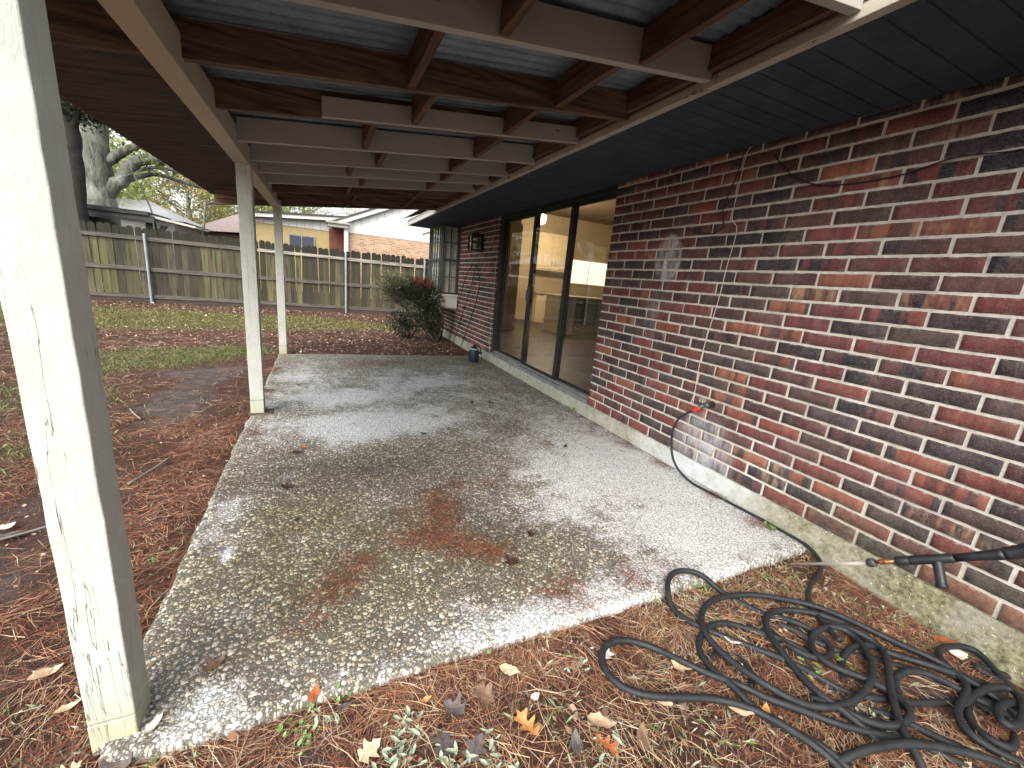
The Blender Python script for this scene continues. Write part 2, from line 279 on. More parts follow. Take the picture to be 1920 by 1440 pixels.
def brickwall(name,org,ux,uz,u0,u1,z0,z1,nrm,mat=MBRICK,phase=0,L=BL,Hc=CH,pr=.0045,cut=None,j=.0118,parent=house):
    """bricks as one mesh, u along ux, laid in running bond, standing pr proud of the mortar"""
    V=[];Fq=[];A=[];B=[];Cc=[]
    org=Vector(org);ux=Vector(ux);uz=Vector(uz);nrm=Vector(nrm)
    nc=int(math.ceil((z1-z0)/Hc-1e-6))
    for r in range(nc):
        za=z0+r*Hc+ (j if r>0 else .002); zb=min(z0+(r+1)*Hc,z1)
        if zb-za<.012: continue
        off=(phase+(L/2 if r%2 else 0))%L; u=u0-L+off
        while u<u1:
            a=max(u+random.uniform(-.002,.002),u0); b=min(u+L-j+random.uniform(-.002,.002),u1); u+=L
            if b-a<.02: continue
            spans=[(a,b)]
            if cut:
                for cu0,cu1,cz0,cz1 in cut:
                    if zb>cz0 and za<cz1:
                        ns=[]
                        for p,q in spans:
                            if q<=cu0 or p>=cu1: ns.append((p,q))
                            else:
                                if p<cu0-.02: ns.append((p,cu0))
                                if q>cu1+.02: ns.append((cu1,q))
                        spans=ns
            for p,q in spans:
                e=.0028; t=random.uniform(-.0012,.0014); ca=pick(); kf=random.uniform(.65,1.4); cb=pick() if random.random()<.5 else tuple(v*kf for v in ca); cr=(random.random(),random.random(),random.random())
                top=zb>=z1-1e-6; ns=max(1,int((q-p)/.028)); bo=[];to=[];z_b=za;z_t=zb; sl_=random.uniform(-.002,.002)
                for i in range(ns+1):
                    uu=p+(q-p)*i/ns; bo.append((uu,za+random.uniform(-.0013,.0013)+sl_*(i/ns-.5))); to.append((uu,zb+(0 if top else random.uniform(-.0015,.0015)+sl_*(i/ns-.5))))
                k=len(V); nn=ns+1
                for lst in (bo,to):
                    for (uu,w) in lst: V.append(org+ux*uu+uz*w-nrm*.002)
                for lst,sg in ((bo,1),(to,-1)):
                    for i,(uu,w) in enumerate(lst):
                        uu+= e*(1 if i==0 else (-1 if i==ns else 0)); V.append(org+ux*uu+uz*(w+sg*e)+nrm*(pr+t+random.uniform(-.0004,.0004)))
                b0,t0,b1,t1=k,k+nn,k+2*nn,k+3*nn
                for i in range(ns): Fq+=[(b1+i,b1+i+1,t1+i+1,t1+i),(b0+i,b0+i+1,b1+i+1,b1+i),(t1+i,t1+i+1,t0+i+1,t0+i)]
                Fq+=[(b0+ns,t0+ns,t1+ns,b1+ns),(t0,b0,b1,t1)]
                A+=[ca]*4*nn;B+=[cb]*4*nn;Cc+=[cr]*4*nn
    ob=fastmesh(name,[tuple(v) for v in V],Fq,{'ca':A,'cb':B,'cr':Cc},mat,parent); return ob
DY0,DY1=3.34,6.18   # door opening
# mortar backing (near wall, far wall, strip below the door is foundation)
w1=MB().box((W,-3,ZF),(W+.14,DY0,ZS+.02)).build('brick_wall',MMORTAR,house)
brickwall('brick_face',(W,0,0),(0,-1,0),(0,0,1),-DY0,3,ZF,ZS,(-1,0,0),phase=(DY0-3.2085)%BL+.0,parent=w1)
brickwall('brick_return',(W,DY0,0),(1,0,0),(0,0,1),0,.085,ZF,ZS,(0,1,0),parent=w1,L=.2)
w2=MB().box((W,DY1,ZF),(W+.14,9.2,ZS+.02)).build('brick_wall',MMORTAR,house)
brickwall('brick_face',(W,0,0),(0,-1,0),(0,0,1),-9.2,-DY1,ZF,ZS,(-1,0,0),phase=.06,cut=[(-9.16,-8.10,.66,2.3)],parent=w2)
brickwall('brick_return',(W,DY1,0),(1,0,0),(0,0,1),.004,.085,ZF,ZS,(0,-1,0),parent=w2,L=.2)
# foundation with algae and washed patch
g=G('foundation_concrete',.9,.2); o=g.obj(); s_=g.sep(o)
c=g.mix(g.ramp(g.noise(o,18,7,.7),(.3,0.),(.7,1.)),(.26,.25,.20),(.50,.49,.43))
al=g.mix(g.ramp(g.noise(o,38,7,.75),(.38,0.),(.62,1.)),(.075,.072,.038),(.33,.315,.19))
nearf=g.ramp(g.ma('SUBTRACT',1.9,s_[1]),(.3,0.),(.9,1.)); farf=g.ramp(s_[1],(.0,0.),(1.,1.))
fa=g.ma('ADD',nearf,g.ramp(g.ma('DIVIDE',s_[1],10.),(.58,.25),(.72,.7)))
c=g.mix(g.ma('MULTIPLY',fa,g.ramp(g.noise(o,5,6,.7),(.3,.15),(.62,1.)),True),c,al)
a_=g.ma('DIVIDE',g.ma('SUBTRACT',s_[1],2.0),.65); wp=g.ma('MULTIPLY',g.ma('SUBTRACT',1.,g.ma('MULTIPLY',a_,a_),True),g.ramp(g.noise(o,9,6,.7),(.25,.2),(.55,1.)))
c=g.mix(g.ma('MULTIPLY',wp,.8),c,(.60,.62,.66))
sp=g.ramp(g.noise(o,70,2,.4),(.69,0.),(.72,1.)); c=g.mix(sp,c,(.6,.58,.5))
g.col(c); g.bump(g.noise(o,70,7,.75),.8,.01); MFOUND=g.m
fm=MB(); N=240; 
for (xo,zt) in ((0,0),): pass
ysf=np.linspace(-3,9.2,N); V=[];
for yy in ysf:
    w_=float(fbm(np.array([yy]),np.array([0.]),5,77)[0]-.5)
    d=.012 if (yy<DY0 or yy>DY1) else .012
    V+=[(W-d+w_*.012,yy,-.25),(W-d+w_*.014,yy,ZF-.016+w_*.006),(W-d+.012+w_*.01,yy,ZF-.003),(W+.16,yy,ZF-.003)]
V=np.array(V); i=np.arange(N)*4; F=np.vstack([np.stack([i[:-1]+k,i[:-1]+k+1,i[1:]+k+1,i[1:]+k],1) for k in range(3)])
fastmesh('foundation',V,F,None,MFOUND,house,True)
# soffit boards, fascia, trim, roof
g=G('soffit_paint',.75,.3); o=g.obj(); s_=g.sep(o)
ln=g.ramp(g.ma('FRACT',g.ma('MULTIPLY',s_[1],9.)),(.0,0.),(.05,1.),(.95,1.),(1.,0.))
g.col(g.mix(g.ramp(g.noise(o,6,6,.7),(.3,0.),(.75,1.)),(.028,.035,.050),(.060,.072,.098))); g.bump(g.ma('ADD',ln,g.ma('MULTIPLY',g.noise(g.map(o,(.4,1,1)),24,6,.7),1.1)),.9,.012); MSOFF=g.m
s1=MB(); s1.box((1.70,-3,ZS),(W+.1,9.25,ZS+.015)); s1.build('soffit',MSOFF,house)
def paint(name,c,dirt=.25,chip=.0,rough=.6,grain=(1,1,1),chipc=(.10,.07,.05)):
    g=G(name,rough,.3); o=g.obj(); rn=g.rnd(); ov=g.map(o,grain)
    b=g.mix(g.ramp(g.noise(ov,6,7,.7),(.3,0.),(.8,1.)),c,tuple(x*(1-dirt) for x in c))
    b=g.mix(g.ma('MULTIPLY',rn,.18),b,(.3,.26,.2))
    if chip: b=g.mix(g.ramp(g.noise(ov,22,4,.6),(1-chip,0.),(1-chip+.02,1.)),b,chipc)
    g.col(b); g.bump(g.noise(ov,60,6,.7),.5,.004); return g.m
MWHITE=paint('white_trim_paint',(.72,.71,.68),.15,0)
MBEIGE=paint('beige_beam_paint',(.50,.425,.32),.25,.28,grain=(1,.3,1),chipc=(.22,.17,.12))
MBEIGEX=paint('beige_rafter_paint',(.42,.405,.37),.25,.29,grain=(.3,1,1),chipc=(.12,.085,.06))
MSTRIP=paint('weathered_trim_paint',(.50,.46,.38),.4,.36,grain=(1,.5,1),chipc=(.14,.10,.07))
MB().box((1.655,-3,ZS-.003),(1.70,6.86,ZS+.036)).box((1.664,-3,ZS+.036),(1.70,6.86,ZS+.05)).build('trim_strip',MSTRIP,house,bevel=.003)
MB().box((1.66,6.86,ZS-.005),(1.70,9.26,ZS+.10)).box((1.66,9.23,ZS-.005),(3.7,9.262,ZS+.10)).build('fascia',MWHITE,house,bevel=.003)
g=G('shingles',.9,.2); o=g.obj(); g.col(g.mix(g.ramp(g.noise(o,9,6,.7),(.3,0.),(.7,1.)),(.045,.04,.038),(.13,.12,.11))); g.bump(g.noise(o,50,4),.6,.01); MSHING=g.m
MB().prism([(1.72,-3,ZS+.20),(7.6,-3,ZS+3.0),(13.5,-3,ZS+.16),(13.5,-3,ZS+.13),(7.6,-3,ZS+2.96),(1.72,-3,ZS+.17)],(0,12.3,0)).prism([(3.7,9.3,ZS+1.15),(7.6,9.3,ZS+3.0),(13.5,9.3,ZS+.16),(13.5,9.3,ZS+.13),(7.6,9.3,ZS+2.96),(3.7,9.3,ZS+1.1)],(0,3.4,0)).build('roof',MSHING,house)
MB().prism([(1.58,6.90,ZS+.115),(1.73,6.90,ZS+.185),(1.73,6.90,ZS+.205),(1.58,6.90,ZS+.13)],(0,2.38,0)).build('roof_edge',MSHING,house)
MB().box((1.66,-3,ZS+.05),(1.70,6.86,ZS+.22)).build('sub_fascia',plain('dark_fascia_wood',(.11,.065,.045),.8),house)
# inside shell
MWARM=plain('warm_wall_paint',(.52,.42,.28),.7,var=.06,scale=3,bump=.05)
MIFLOOR=plain('interior_floor_wood',(.05,.03,.022),.5,var=.5,scale=5)
MICEIL=plain('interior_ceiling',(.16,.115,.07),.8,var=.1,scale=2,bump=.1)
sh=MB(); sh.box((2.62,2.4,.10),(9.3,12.2,.15)); sh.build('interior_floor',MIFLOOR,house)
sh=MB(); sh.box((4.25,12.12,.15),(9.3,12.25,3.5)); sh.box((9.2,2.3,.15),(9.3,12.12,3.5)); sh.prism([(2.62,2.3,.15),(9.2,2.3,.15),(9.2,2.3,3.5),(5.2,2.3,3.5),(2.62,2.3,2.36)],(0,.1,0)); sh.box((4.1,9.21,.15),(4.25,12.25,3.2)); sh.box((2.62,9.1,.15),(4.25,9.21,2.6)); sh.build('interior_wall',MWARM,house)
MB().box((5.2,2.4,3.45),(9.2,12.2,3.5)).prism([(2.6,2.4,2.33),(5.2,2.4,3.45),(5.2,2.4,3.5),(2.6,2.4,2.38)],(0,9.8,0)).build('interior_ceiling',MICEIL,house)
# sliding door
MFR=plain('bronze_aluminium',(.045,.043,.042),.45,metal=.5,var=.3,scale=12,bump=.1)
MSILL=plain('aluminium_sill',(.30,.31,.30),.5,metal=.5,var=.3,scale=10)
g=G('window_glass'); nt=g.nt
tr=g.n('ShaderNodeBsdfTransparent'); tr.inputs[0].default_value=(.95,.96,.95,1); gl=g.n('ShaderNodeBsdfGlossy'); gl.inputs['Roughness'].default_value=.012; gl.inputs[0].default_value=(.95,.97,1,1)
fr=g.n('ShaderNodeFresnel'); fr.inputs[0].default_value=1.5; mx=g.n('ShaderNodeMixShader')
gb=g.n('ShaderNodeNewGeometry'); f2=g.ma('MULTIPLY',g.ma('ADD',fr.outputs[0],.10,True),g.ma('SUBTRACT',1.,gb.outputs['Backfacing'])); g.L(f2,mx.inputs[0]); g.L(tr.outputs[0],mx.inputs[1]); g.L(gl.outputs[0],mx.inputs[2]); g.L(mx.outputs[0],g.out.inputs['Surface']); MGLASS=g.m
fx0,fx1=2.535,2.62; zb,zt=.215,2.165
door=MB()
door.box((fx0-.02,DY1-.075,ZF),(fx1,DY1-.001,ZS+.01)).box((fx0-.02,DY0+.001,ZF),(fx1,DY0+.03,ZS+.01)).box((fx0-.02,DY0+.03,zt+.03),(fx1,DY1-.075,ZS+.01))
door=door.build('sliding_door',MFR,house,bevel=.003)
MB().box((fx0-.06,DY0+.03,ZF),(fx1,DY1-.075,.165)).box((fx0-.01,DY0+.03,.165),(fx0+.01,DY1-.075,.185)).box((fx0+.035,DY0+.03,.165),(fx0+.05,DY1-.075,.185)).build('door_sill',MSILL,door,bevel=.002)
def panel(y0,y1,x):
    w=.055; m=MB().box((x,y0,.17),(x+.03,y0+w,zt+.03)).box((x,y1-w,.17),(x+.03,y1,zt+.03)).box((x,y0+w,.17),(x+.03,y1-w,.17+w)).box((x,y0+w,zt-.01),(x+.03,y1-w,zt+.03))
    m.build('panel_frame',MFR,door,bevel=.002)
    MB().box((x+.011,y0+w-.004,.17+w-.004),(x+.017,y1-w+.004,zt-.006)).build('glass_pane',MGLASS,door)
panel(DY0+.035,4.22,fx0+.045); panel(4.165,5.12,fx0+.005); panel(5.06,DY1-.08,fx0+.045)
MB().box((fx0-.03,5.035,1.02),(fx0+.004,5.06,1.24)).box((fx0-.045,5.04,1.06),(fx0-.03,5.055,1.20)).build('door_handle',plain('dark_handle',(.10,.10,.11),.35,.6),door,bevel=.003)
# bay window
bay=MB().box((2.13,8.11,.60),(2.15,9.15,.93)).box((2.15,8.10,.67),(W-.006,8.12,.93)).box((2.15,9.13,.67),(W-.006,9.15,.93)).box((2.10,8.08,.905),(W-.006,9.17,.94)).box((2.13,8.12,.67),(W-.006,9.14,.69)).build('bay_window',MWHITE,house,bevel=.003)
def win(o_,u,w,h,z0,cols,rows,nrm,t=.03,name='window_frame'):
    """window in the plane through o_ along u; frame and bars one mesh, glass another"""
    o_=Vector(o_);u=Vector(u);n=Vector(nrm); m=MB()
    def bar(a0,a1,b0,b1,d):
        P=[o_+u*a+Vector((0,0,z0+b))+n*e for a in(a0,a1) for b in(b0,b1) for e in(-d,d)]
        m.add(P,[(0,1,3,2),(4,6,7,5),(0,4,5,1),(2,3,7,6),(0,2,6,4),(1,5,7,3)])
    fw=.035
    bar(0,fw,0,h,t);bar(w-fw,w,0,h,t);bar(fw,w-fw,0,fw,t);bar(fw,w-fw,h-fw,h,t);bar(fw,w-fw,h/2-.02,h/2+.02,t*.9)
    for c in range(1,cols): bar(w*c/cols-.008,w*c/cols+.008,fw,h-fw,t*.45)
    for r in range(1,rows):
        if r*2!=rows: bar(fw,w-fw,h*r/rows-.008,h*r/rows+.008,t*.4)
    m.build(name,MBAYF,bay)
    P=[o_+u*a+Vector((0,0,z0+b))+n*e for a in(.02,w-.02) for b in(.02,h-.02) for e in(-.003,.003)]
    MB().add(P,[(0,1,3,2),(4,6,7,5),(0,4,5,1),(2,3,7,6),(0,2,6,4),(1,5,7,3)]).build('window_glass',MGLASS,bay)
MBAYF=plain('grey_window_frame',(.075,.075,.072),.5,.3,var=.3)
win((W-.02,8.115,0),(-1,0,0),W-.02-2.13,1.30,.945,2,4,(0,1,0))
win((2.14,8.15,0),(0,1,0),1.0,1.30,.945,5,4,(1,0,0))
win((2.13,9.14,0),(1,0,0),W-.02-2.13,1.30,.945,2,4,(0,1,0))
bl=MB()
for k in range(46):
    z=.97+k*.0275; bl.box((2.19,8.16,z),(2.215,9.11,z+.021)); bl.box((2.22,8.155,z),(W-.02,8.18,z+.021))
bl.build('window_blind',plain('blind_slats',(.80,.78,.74),.6,var=.05),bay)
# kitchen furniture seen through the door
MCAB=plain('cream_cabinet_paint',(.80,.66,.44),.5,var=.08,scale=4,bump=.05); MDK=plain('dark_iron',(.03,.025,.02),.4,.6)
kb=thing('kitchen_cabinet','cream base cabinet with two doors and a drawer seen through the middle pane','cabinet',(6.6,11.8,.15))
MB().box((6.05,11.5,.15),(7.25,12.1,1.03)).build('cabinet_body',MCAB,kb)
MB().box((6.0,11.45,1.03),(7.3,12.1,1.09)).build('countertop',plain('beige_counter',(.5,.42,.30),.4),kb,bevel=.004)
MB().box((6.32,11.475,.82),(7.1,11.5,1.0)).build('drawer',MCAB,kb,bevel=.006)
for a,b in((6.32,6.69),(6.73,7.1)):
    d=MB().box((a,11.475,.26),(b,11.5,.79)).box((a+.06,11.465,.32),(b-.06,11.4751,.73)).build('cabinet_door',MCAB,kb,bevel=.006)
    hx=b-.03 if a<6.5 else a+.03
    MB().tube([(hx,11.46,.52),(hx,11.44,.55),(hx,11.44,.62),(hx,11.46,.65)],.008,6).build('handle',MDK,d)
ku=thing('kitchen_cabinet','cream upper cabinet hanging on the kitchen wall above the counter','cabinet',(6.6,12.1,1.75))
MB().box((6.05,11.7,1.75),(7.15,12.11,2.85)).build('cabinet_body',MCAB,ku)
for a,b in((6.08,6.58),(6.62,7.12)):
    d=MB().box((a,11.675,1.79),(b,11.7,2.8)).box((a+.07,11.665,1.86),(b-.07,11.6751,2.73)).build('cabinet_door',MCAB,ku,bevel=.006)
    hx=b-.04 if a<6.5 else a+.04; MB().tube([(hx,11.66,1.9),(hx,11.64,1.93),(hx,11.64,2.0),(hx,11.66,2.03)],.008,6).build('handle',MDK,d)
pn=thing('kitchen_peninsula','pale kitchen peninsula with its long side coloured dark for the reflection in the right glass pane','counter',(6.0,8.9,.15))
MB().box((5.33,8.7,.15),(5.67,9.6,1.05)).build('end_panel',plain('grey_white_panel',(.5,.47,.40),.6,var=.06),pn,bevel=.004)
MB().box((5.67,8.72,.15),(7.6,9.5,1.05)).build('counter_body',plain('reflection_dark_panel',(.10,.085,.06),.6),pn)  # long side coloured dark to imitate the reflection in the door glass
MB().box((5.28,8.66,1.05),(7.7,9.65,1.09)).build('countertop',plain('beige_counter_top',(.5,.42,.30),.4),pn,bevel=.004)
bd=thing('window_blind','bright white slatted blind on the kitchen window above the peninsula','blind',(8.2,12.1,1.45))
g=G('self_glowing_slats',.6); g.col((.85,.84,.8)); g.b.inputs['Emission Color'].default_value=(1,.95,.85,1); g.b.inputs['Emission Strength'].default_value=.5; MSL=g.m  # emission set into the slats in place of daylight from behind
b=MB()
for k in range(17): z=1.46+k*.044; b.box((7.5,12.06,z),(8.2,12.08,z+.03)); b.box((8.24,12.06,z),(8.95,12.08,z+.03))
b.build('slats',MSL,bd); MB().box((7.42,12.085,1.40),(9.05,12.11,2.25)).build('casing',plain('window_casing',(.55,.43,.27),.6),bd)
lp=thing('pendant_lamp','lit warm pendant lamp inside the house seen at the top of the left pane','lamp',(3.62,7.0,2.38))
g=G('lit_lampshade',.5); g.col((.9,.8,.6)); g.b.inputs['Emission Color'].default_value=(1,.72,.38,1); g.b.inputs['Emission Strength'].default_value=5; 
MB().lathe([(.03,.0),(.075,-.02),(.09,-.08),(.07,-.15),(.02,-.18)],(3.62,7.0,2.52)).build('lamp_shade',g.m,lp,True)
MB().tube([(3.62,7.0,2.52),(3.62,7.0,2.76)],.006,6).build('lamp_rod',MDK,lp)
pl=bpy.data.lights.new('kitchen_light','POINT'); pl.energy=65; pl.color=(1,.80,.56); pl.shadow_soft_size=.15
po=bpy.data.objects.new('kitchen_light',pl); po.location=(5.6,9.9,2.6); COL.objects.link(po)
# ---------------------------------------------------------------- patio cover
pc_=thing('patio_cover','flat roofed patio cover of beige painted timber and bare rafters under metal sheet','patio cover',(-.52,3.9,0))
def wood(name,a,b,grain=(.6,9,9),dark=.4,paintspots=None):
    g=G(name,.8,.25); o=g.obj(); rn=g.rnd(); v=g.map(o,grain,g.comb(g.ma('MULTIPLY',rn,13.),g.ma('MULTIPLY',rn,7.),0.))
    n=g.noise(v,1.3,7,.6,2.2); c=g.mix(g.ramp(n,(.36,0.),(.62,1.)),a,b)
    c=g.mix(g.ramp(g.noise(v,7,5,.7),(.45,0.),(.8,.6)),c,tuple(x*dark for x in a))
    g.col(c); g.bump(g.noise(v,9,6,.7),.4,.004); return g.m
MW=wood('aged_rafter_wood',(.055,.038,.030),(.215,.135,.09))
MWD=wood('aged_dark_wood',(.055,.03,.022),(.16,.085,.055),grain=(9,.6,9))
# posts
g=G('cream_post_paint',.75,.25); o=g.obj(); s_=g.sep(o)
v=g.map(o,(9,9,1.1)); cn=g.noise(g.map(o,(26,26,1.2)),1.,4,.55); crk=g.ramp(g.ma('ABSOLUTE',g.ma('SUBTRACT',cn,.5)),(.0,1.),(.0055,0.))
crk=g.ma('MULTIPLY',crk,g.ramp(g.noise(g.map(o,(6,6,1.1)),2.,4),(.47,0.),(.55,1.)))
fl=g.ramp(g.noise(g.map(o,(1,1,.6)),55,4,.65),(.68,0.),(.71,1.)); fl=g.ma('MULTIPLY',fl,g.ramp(g.noise(o,4,4),(.5,0.),(.6,1.)))
c=g.mix(g.ramp(g.noise(o,12,7,.7),(.3,0.),(.8,1.)),(.51,.525,.485),(.42,.43,.385))
c=g.mix(crk,c,(.16,.14,.11)); c=g.mix(g.ma('MULTIPLY',fl,.7),c,(.22,.2,.17))
low=g.ramp(g.ma('ADD',s_[2],g.ma('MULTIPLY',g.noise(o,14,4),.12)),(.06,1.),(.22,0.)); c=g.mix(g.ma('MULTIPLY',low,.55),c,(.34,.34,.15))
g.col(c); g.bump(g.ma('SUBTRACT',g.noise(g.map(o,(1,1,.4)),60,6,.75),g.ma('MULTIPLY',crk,1.2)),.6,.006); MPOST=g.m
def post(x,y,zt_=1.946,zb_=-.05,tw=.0):
    m=MB(); w=.049; n=26; V=[]
    for k in range(n+1):
        z=zb_+.115+(zt_-zb_-.115)*k/n
        for sx,sy in((-1,-1),(1,-1),(1,1),(-1,1)):
            V.append((x+sx*w+random.uniform(-.0012,.0012),y+sy*w+random.uniform(-.0012,.0012),z))
    f=[(k*4+i,k*4+(i+1)%4,(k+1)*4+(i+1)%4,(k+1)*4+i) for k in range(n) for i in range(4)]+[(3,2,1,0),(n*4,n*4+1,n*4+2,n*4+3)]
    m.add(V,f); p=m.build('post',MPOST,pc_,bevel=.0035)
    MB().box((x-w-.001,y-w-.001,zb_-.03),(x+w-.001,y+w+.001,zb_+.112)).build('post_foot',MPOST,p,bevel=.004)
post(-.521,1.20); post(-.508,3.91,zb_=.012); post(-.520,6.76,zb_=-.02)
MB().box((-.575,3.845,-.004),(-.40,3.975,.014)).build('base_plate',plain('rusted_plate',(.10,.08,.06),.7,.3),pc_,bevel=.003)
# beam of two lengths
MB().box((-.568,-.1,1.946),(-.470,6.83,2.084)).build('beam',MBEIGE,pc_,bevel=.004)
zr=lambda x:2.262+.125*(x-1.66)
def rafter(y,x0,x1,mat,w=.038,h=.138,name='rafter',dz=0):
    P=[(x0,y-w/2,zr(x0)+dz),(x1,y-w/2,zr(x1)+dz),(x1,y-w/2,zr(x1)+h),(x0,y-w/2,zr(x0)+h)]
    return MB().prism(P,(0,w,0)).build(name,mat,pc_,bevel=.002)
RY=[(1.06,MBEIGEX,-1.25),(1.66,MBEIGEX,-.469),(2.24,MW,-1.22),(2.80,MW,-.469),(3.43,MBEIGEX,-.469),(3.99,MBEIGEX,-.469),(4.45,MBEIGEX,-.469),(4.97,MBEIGEX,-.469),(5.55,MW,-.469),(6.15,MW,-1.1),(6.76,MW,-1.22)]
for y,m,x0 in RY: rafter(y,x0,1.655,m)
rafter(2.765,.02,1.655,MBEIGEX,.03,.10,'sister_board')
MB().box((-.47,2.24-.02,2.0),(-.469,2.26,2.01))
# blocking between rafters
BX={0:(.62,1.25),1:(.40,1.17),2:(.52,1.10),3:(.30,1.12),4:(.45,1.08),5:(.25,1.12),6:(.40,1.1),7:(.3,1.08),8:(.4,1.1),9:(.35,1.12)}
for k,xx in BX.items():
    for x in xx:
        y0=RY[k][0]+.020; y1=RY[k+1][0]-.020
        if k==2: y1-=.018
        z=zr(x)+.004; t=.019
        MB().prism([(x-t,y0,z),(x+t,y0,z+.125*2*t),(x+t,y0,z+.132),(x-t,y0,z+.132-.0)],(0,y1-y0,0)).build('blocking',MWD,pc_,bevel=.002)
for k in range(len(RY)-1):
    y0=RY[k][0]+.020; y1=RY[k+1][0]-.020
    MB().box((1.62,y0,ZS+.052),(1.654,y1,ZS+.155)).build('ledger_block',MWD,pc_)
# corrugated sheet
MOVB=wood('dark_overhang_board',(.040,.030,.026),(.085,.066,.056),grain=(.8,7,7),dark=.6)
g=G('galvanised_sheet',.5,.4,.35); o=g.obj(); n=g.noise(o,5,7,.7)
c=g.mix(g.ramp(n,(.3,0.),(.7,1.)),(.12,.15,.18),(.27,.33,.38)); c=g.mix(g.ramp(g.noise(o,120,3,.7),(.45,0.),(.7,.5)),c,(.06,.065,.07))
s_=g.sep(o); lap=g.ramp(g.ma('FRACT',g.ma('MULTIPLY',s_[1],1.52)),(.0,0.),(.006,1.)); 
ov=g.ramp(s_[0],(.0,1.),(.01,0.)); c=g.mix(lap,(.015,.012,.012),c)
rust=g.ramp(g.ma('ADD',g.ma('MULTIPLY',s_[0],-1.),g.ma('MULTIPLY',g.noise(o,2,4),.3)),(.5,0.),(.75,1.)); c=g.mix(g.ma('MULTIPLY',rust,.75),c,(.06,.045,.038))
g.col(c); g.bump(g.noise(o,200,2),.3,.002); MSHEET=g.m
ysx=np.arange(1.0,6.86,.0088); xsx=np.array([-1.25,-.9,-.4,.2,.9,1.659]); X,Y,F=grid(xsx,ysx)
Z=zr(X)+.150+.0065*np.sin(Y*2*np.pi/.068); V=np.stack([X,Y,Z],1); fastmesh('metal_sheet',V,F,None,MSHEET,pc_,True)
MB().prism([(-1.25,6.80,zr(-1.25)+.14),(-1.25,6.80,zr(-1.25)+.30),(1.64,6.80,zr(1.64)+.30),(1.64,6.80,zr(1.64)+.14)],(0,.03,0)).build('end_board',MWD,pc_) if False else None
yy=1.0
for wd2 in (.62,.64,.61,.66,.63,.62,.65,.60,.82):
    MB().prism([(-1.24,yy+.004,zr(-1.24)+.128),(-.58,yy+.004,zr(-.58)+.128),(-.58,yy+.004,zr(-.58)+.141),(-1.24,yy+.004,zr(-1.24)+.141)],(0,wd2-.008,0)).build('overhang_board',MOVB,pc_); yy+=wd2
MB().box((-1.268,1.0,zr(-1.25)+.135),(-1.25,6.86,zr(-1.25)+.175)).build('edge_board',MWD,pc_)
# ---------------------------------------------------------------- fence
YFN=13.15
fence=thing('fence','tall weathered dog eared board fence with green algae behind the lawn','fence',(-1,YFN,0))
g=G('weathered_pickets',.92,.15); o=g.obj(); rn=g.rnd(); v=g.map(o,(14,14,1.0),g.comb(g.ma('MULTIPLY',rn,31.),0.,g.ma('MULTIPLY',rn,9.)))
c=g.mix(g.ramp(g.noise(v,1.3,6,.6),(.3,0.),(.7,1.)),(.026,.025,.018),(.125,.115,.075))
c=g.mix(g.ma('MULTIPLY',g.ramp(rn,(.35,0.),(.8,1.)),g.ramp(g.noise(v,.5,3),(.4,0.),(.6,.8))),c,(.15,.155,.062))
wn_=g.noise(g.comb(g.ma('MULTIPLY',rn,57.),0.,0.),1.,0); c=g.mix(g.ramp(wn_,(.40,.0),(.58,.7)),c,(.03,.029,.022))
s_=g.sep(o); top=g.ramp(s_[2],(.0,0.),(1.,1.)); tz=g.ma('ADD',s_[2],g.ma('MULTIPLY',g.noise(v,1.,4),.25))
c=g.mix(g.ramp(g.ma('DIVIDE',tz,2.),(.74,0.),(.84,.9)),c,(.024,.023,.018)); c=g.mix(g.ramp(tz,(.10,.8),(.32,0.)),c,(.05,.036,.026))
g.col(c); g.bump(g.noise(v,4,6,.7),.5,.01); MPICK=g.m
pm=[]
for k in range(4):
    w=.0665; h=[1.76,1.79,1.745,1.775][k]; c=.040; m=MB().prism([(-w,0,0),(w,0,0),(w,0,h-c*1.3),(w-c*.35,0,h-c*.5),(w-c,0,h),(-w+c,0,h),(-w+c*.35,0,h-c*.5),(-w,0,h-c*1.3)],(0,.016,0))
    me=bpy.data.meshes.new('picket'); me.from_pydata(m.v,[],m.f); me.update(); me.materials.append(MPICK); pm.append(me)
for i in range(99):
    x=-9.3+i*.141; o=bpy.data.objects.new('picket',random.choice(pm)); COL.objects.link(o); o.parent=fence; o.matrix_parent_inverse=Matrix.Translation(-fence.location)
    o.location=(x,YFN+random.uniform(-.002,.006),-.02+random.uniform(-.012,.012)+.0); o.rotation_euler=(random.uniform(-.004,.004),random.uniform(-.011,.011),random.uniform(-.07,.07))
MB().box((-9.4,YFN-.02,-.05),(4.7,YFN-.002,.09)).build('kick_board',wood('damp_board',(.030,.022,.018),(.075,.055,.042),grain=(.8,12,12)),fence)
MRAIL=wood('fence_rail_wood',(.050,.044,.036),(.125,.115,.095),grain=(.8,12,12)); MRAILP=wood('pale_rail_wood',(.10,.09,.07),(.42,.39,.33),grain=(.8,12,12))
for z,t in((1.50,0),(.79,0),(.13,0)):
    for (a,b_) in((-9.4,-6.02),(-6.02,-3.80),(-3.80,-1.58),(-1.58,.65),(.65,2.9),(2.9,4.7)):
        pale=(z>1.4 and -1.7<a<1)
        MB().box((a+.003,YFN-.042,z-.04+random.uniform(-.01,.01)),(b_-.003,YFN-.003,z+.045)).build('rail',MRAILP if pale else MRAIL,fence,bevel=.004)
MGAL=plain('galvanised_post',(.27,.29,.31),.5,.4,var=.2)
for x,h in((-6.02,1.6),(-3.82,1.60),(-1.58,1.62),(.65,1.65),(2.9,1.67)):
    MB().lathe([(.030,-.1),(.030,h-.03),(.033,h-.03),(.033,h-.01),(.022,h+.012),(.004,h+.018)],(x,YFN-.075,0),16).build('steel_post',MGAL,fence,smooth=False)
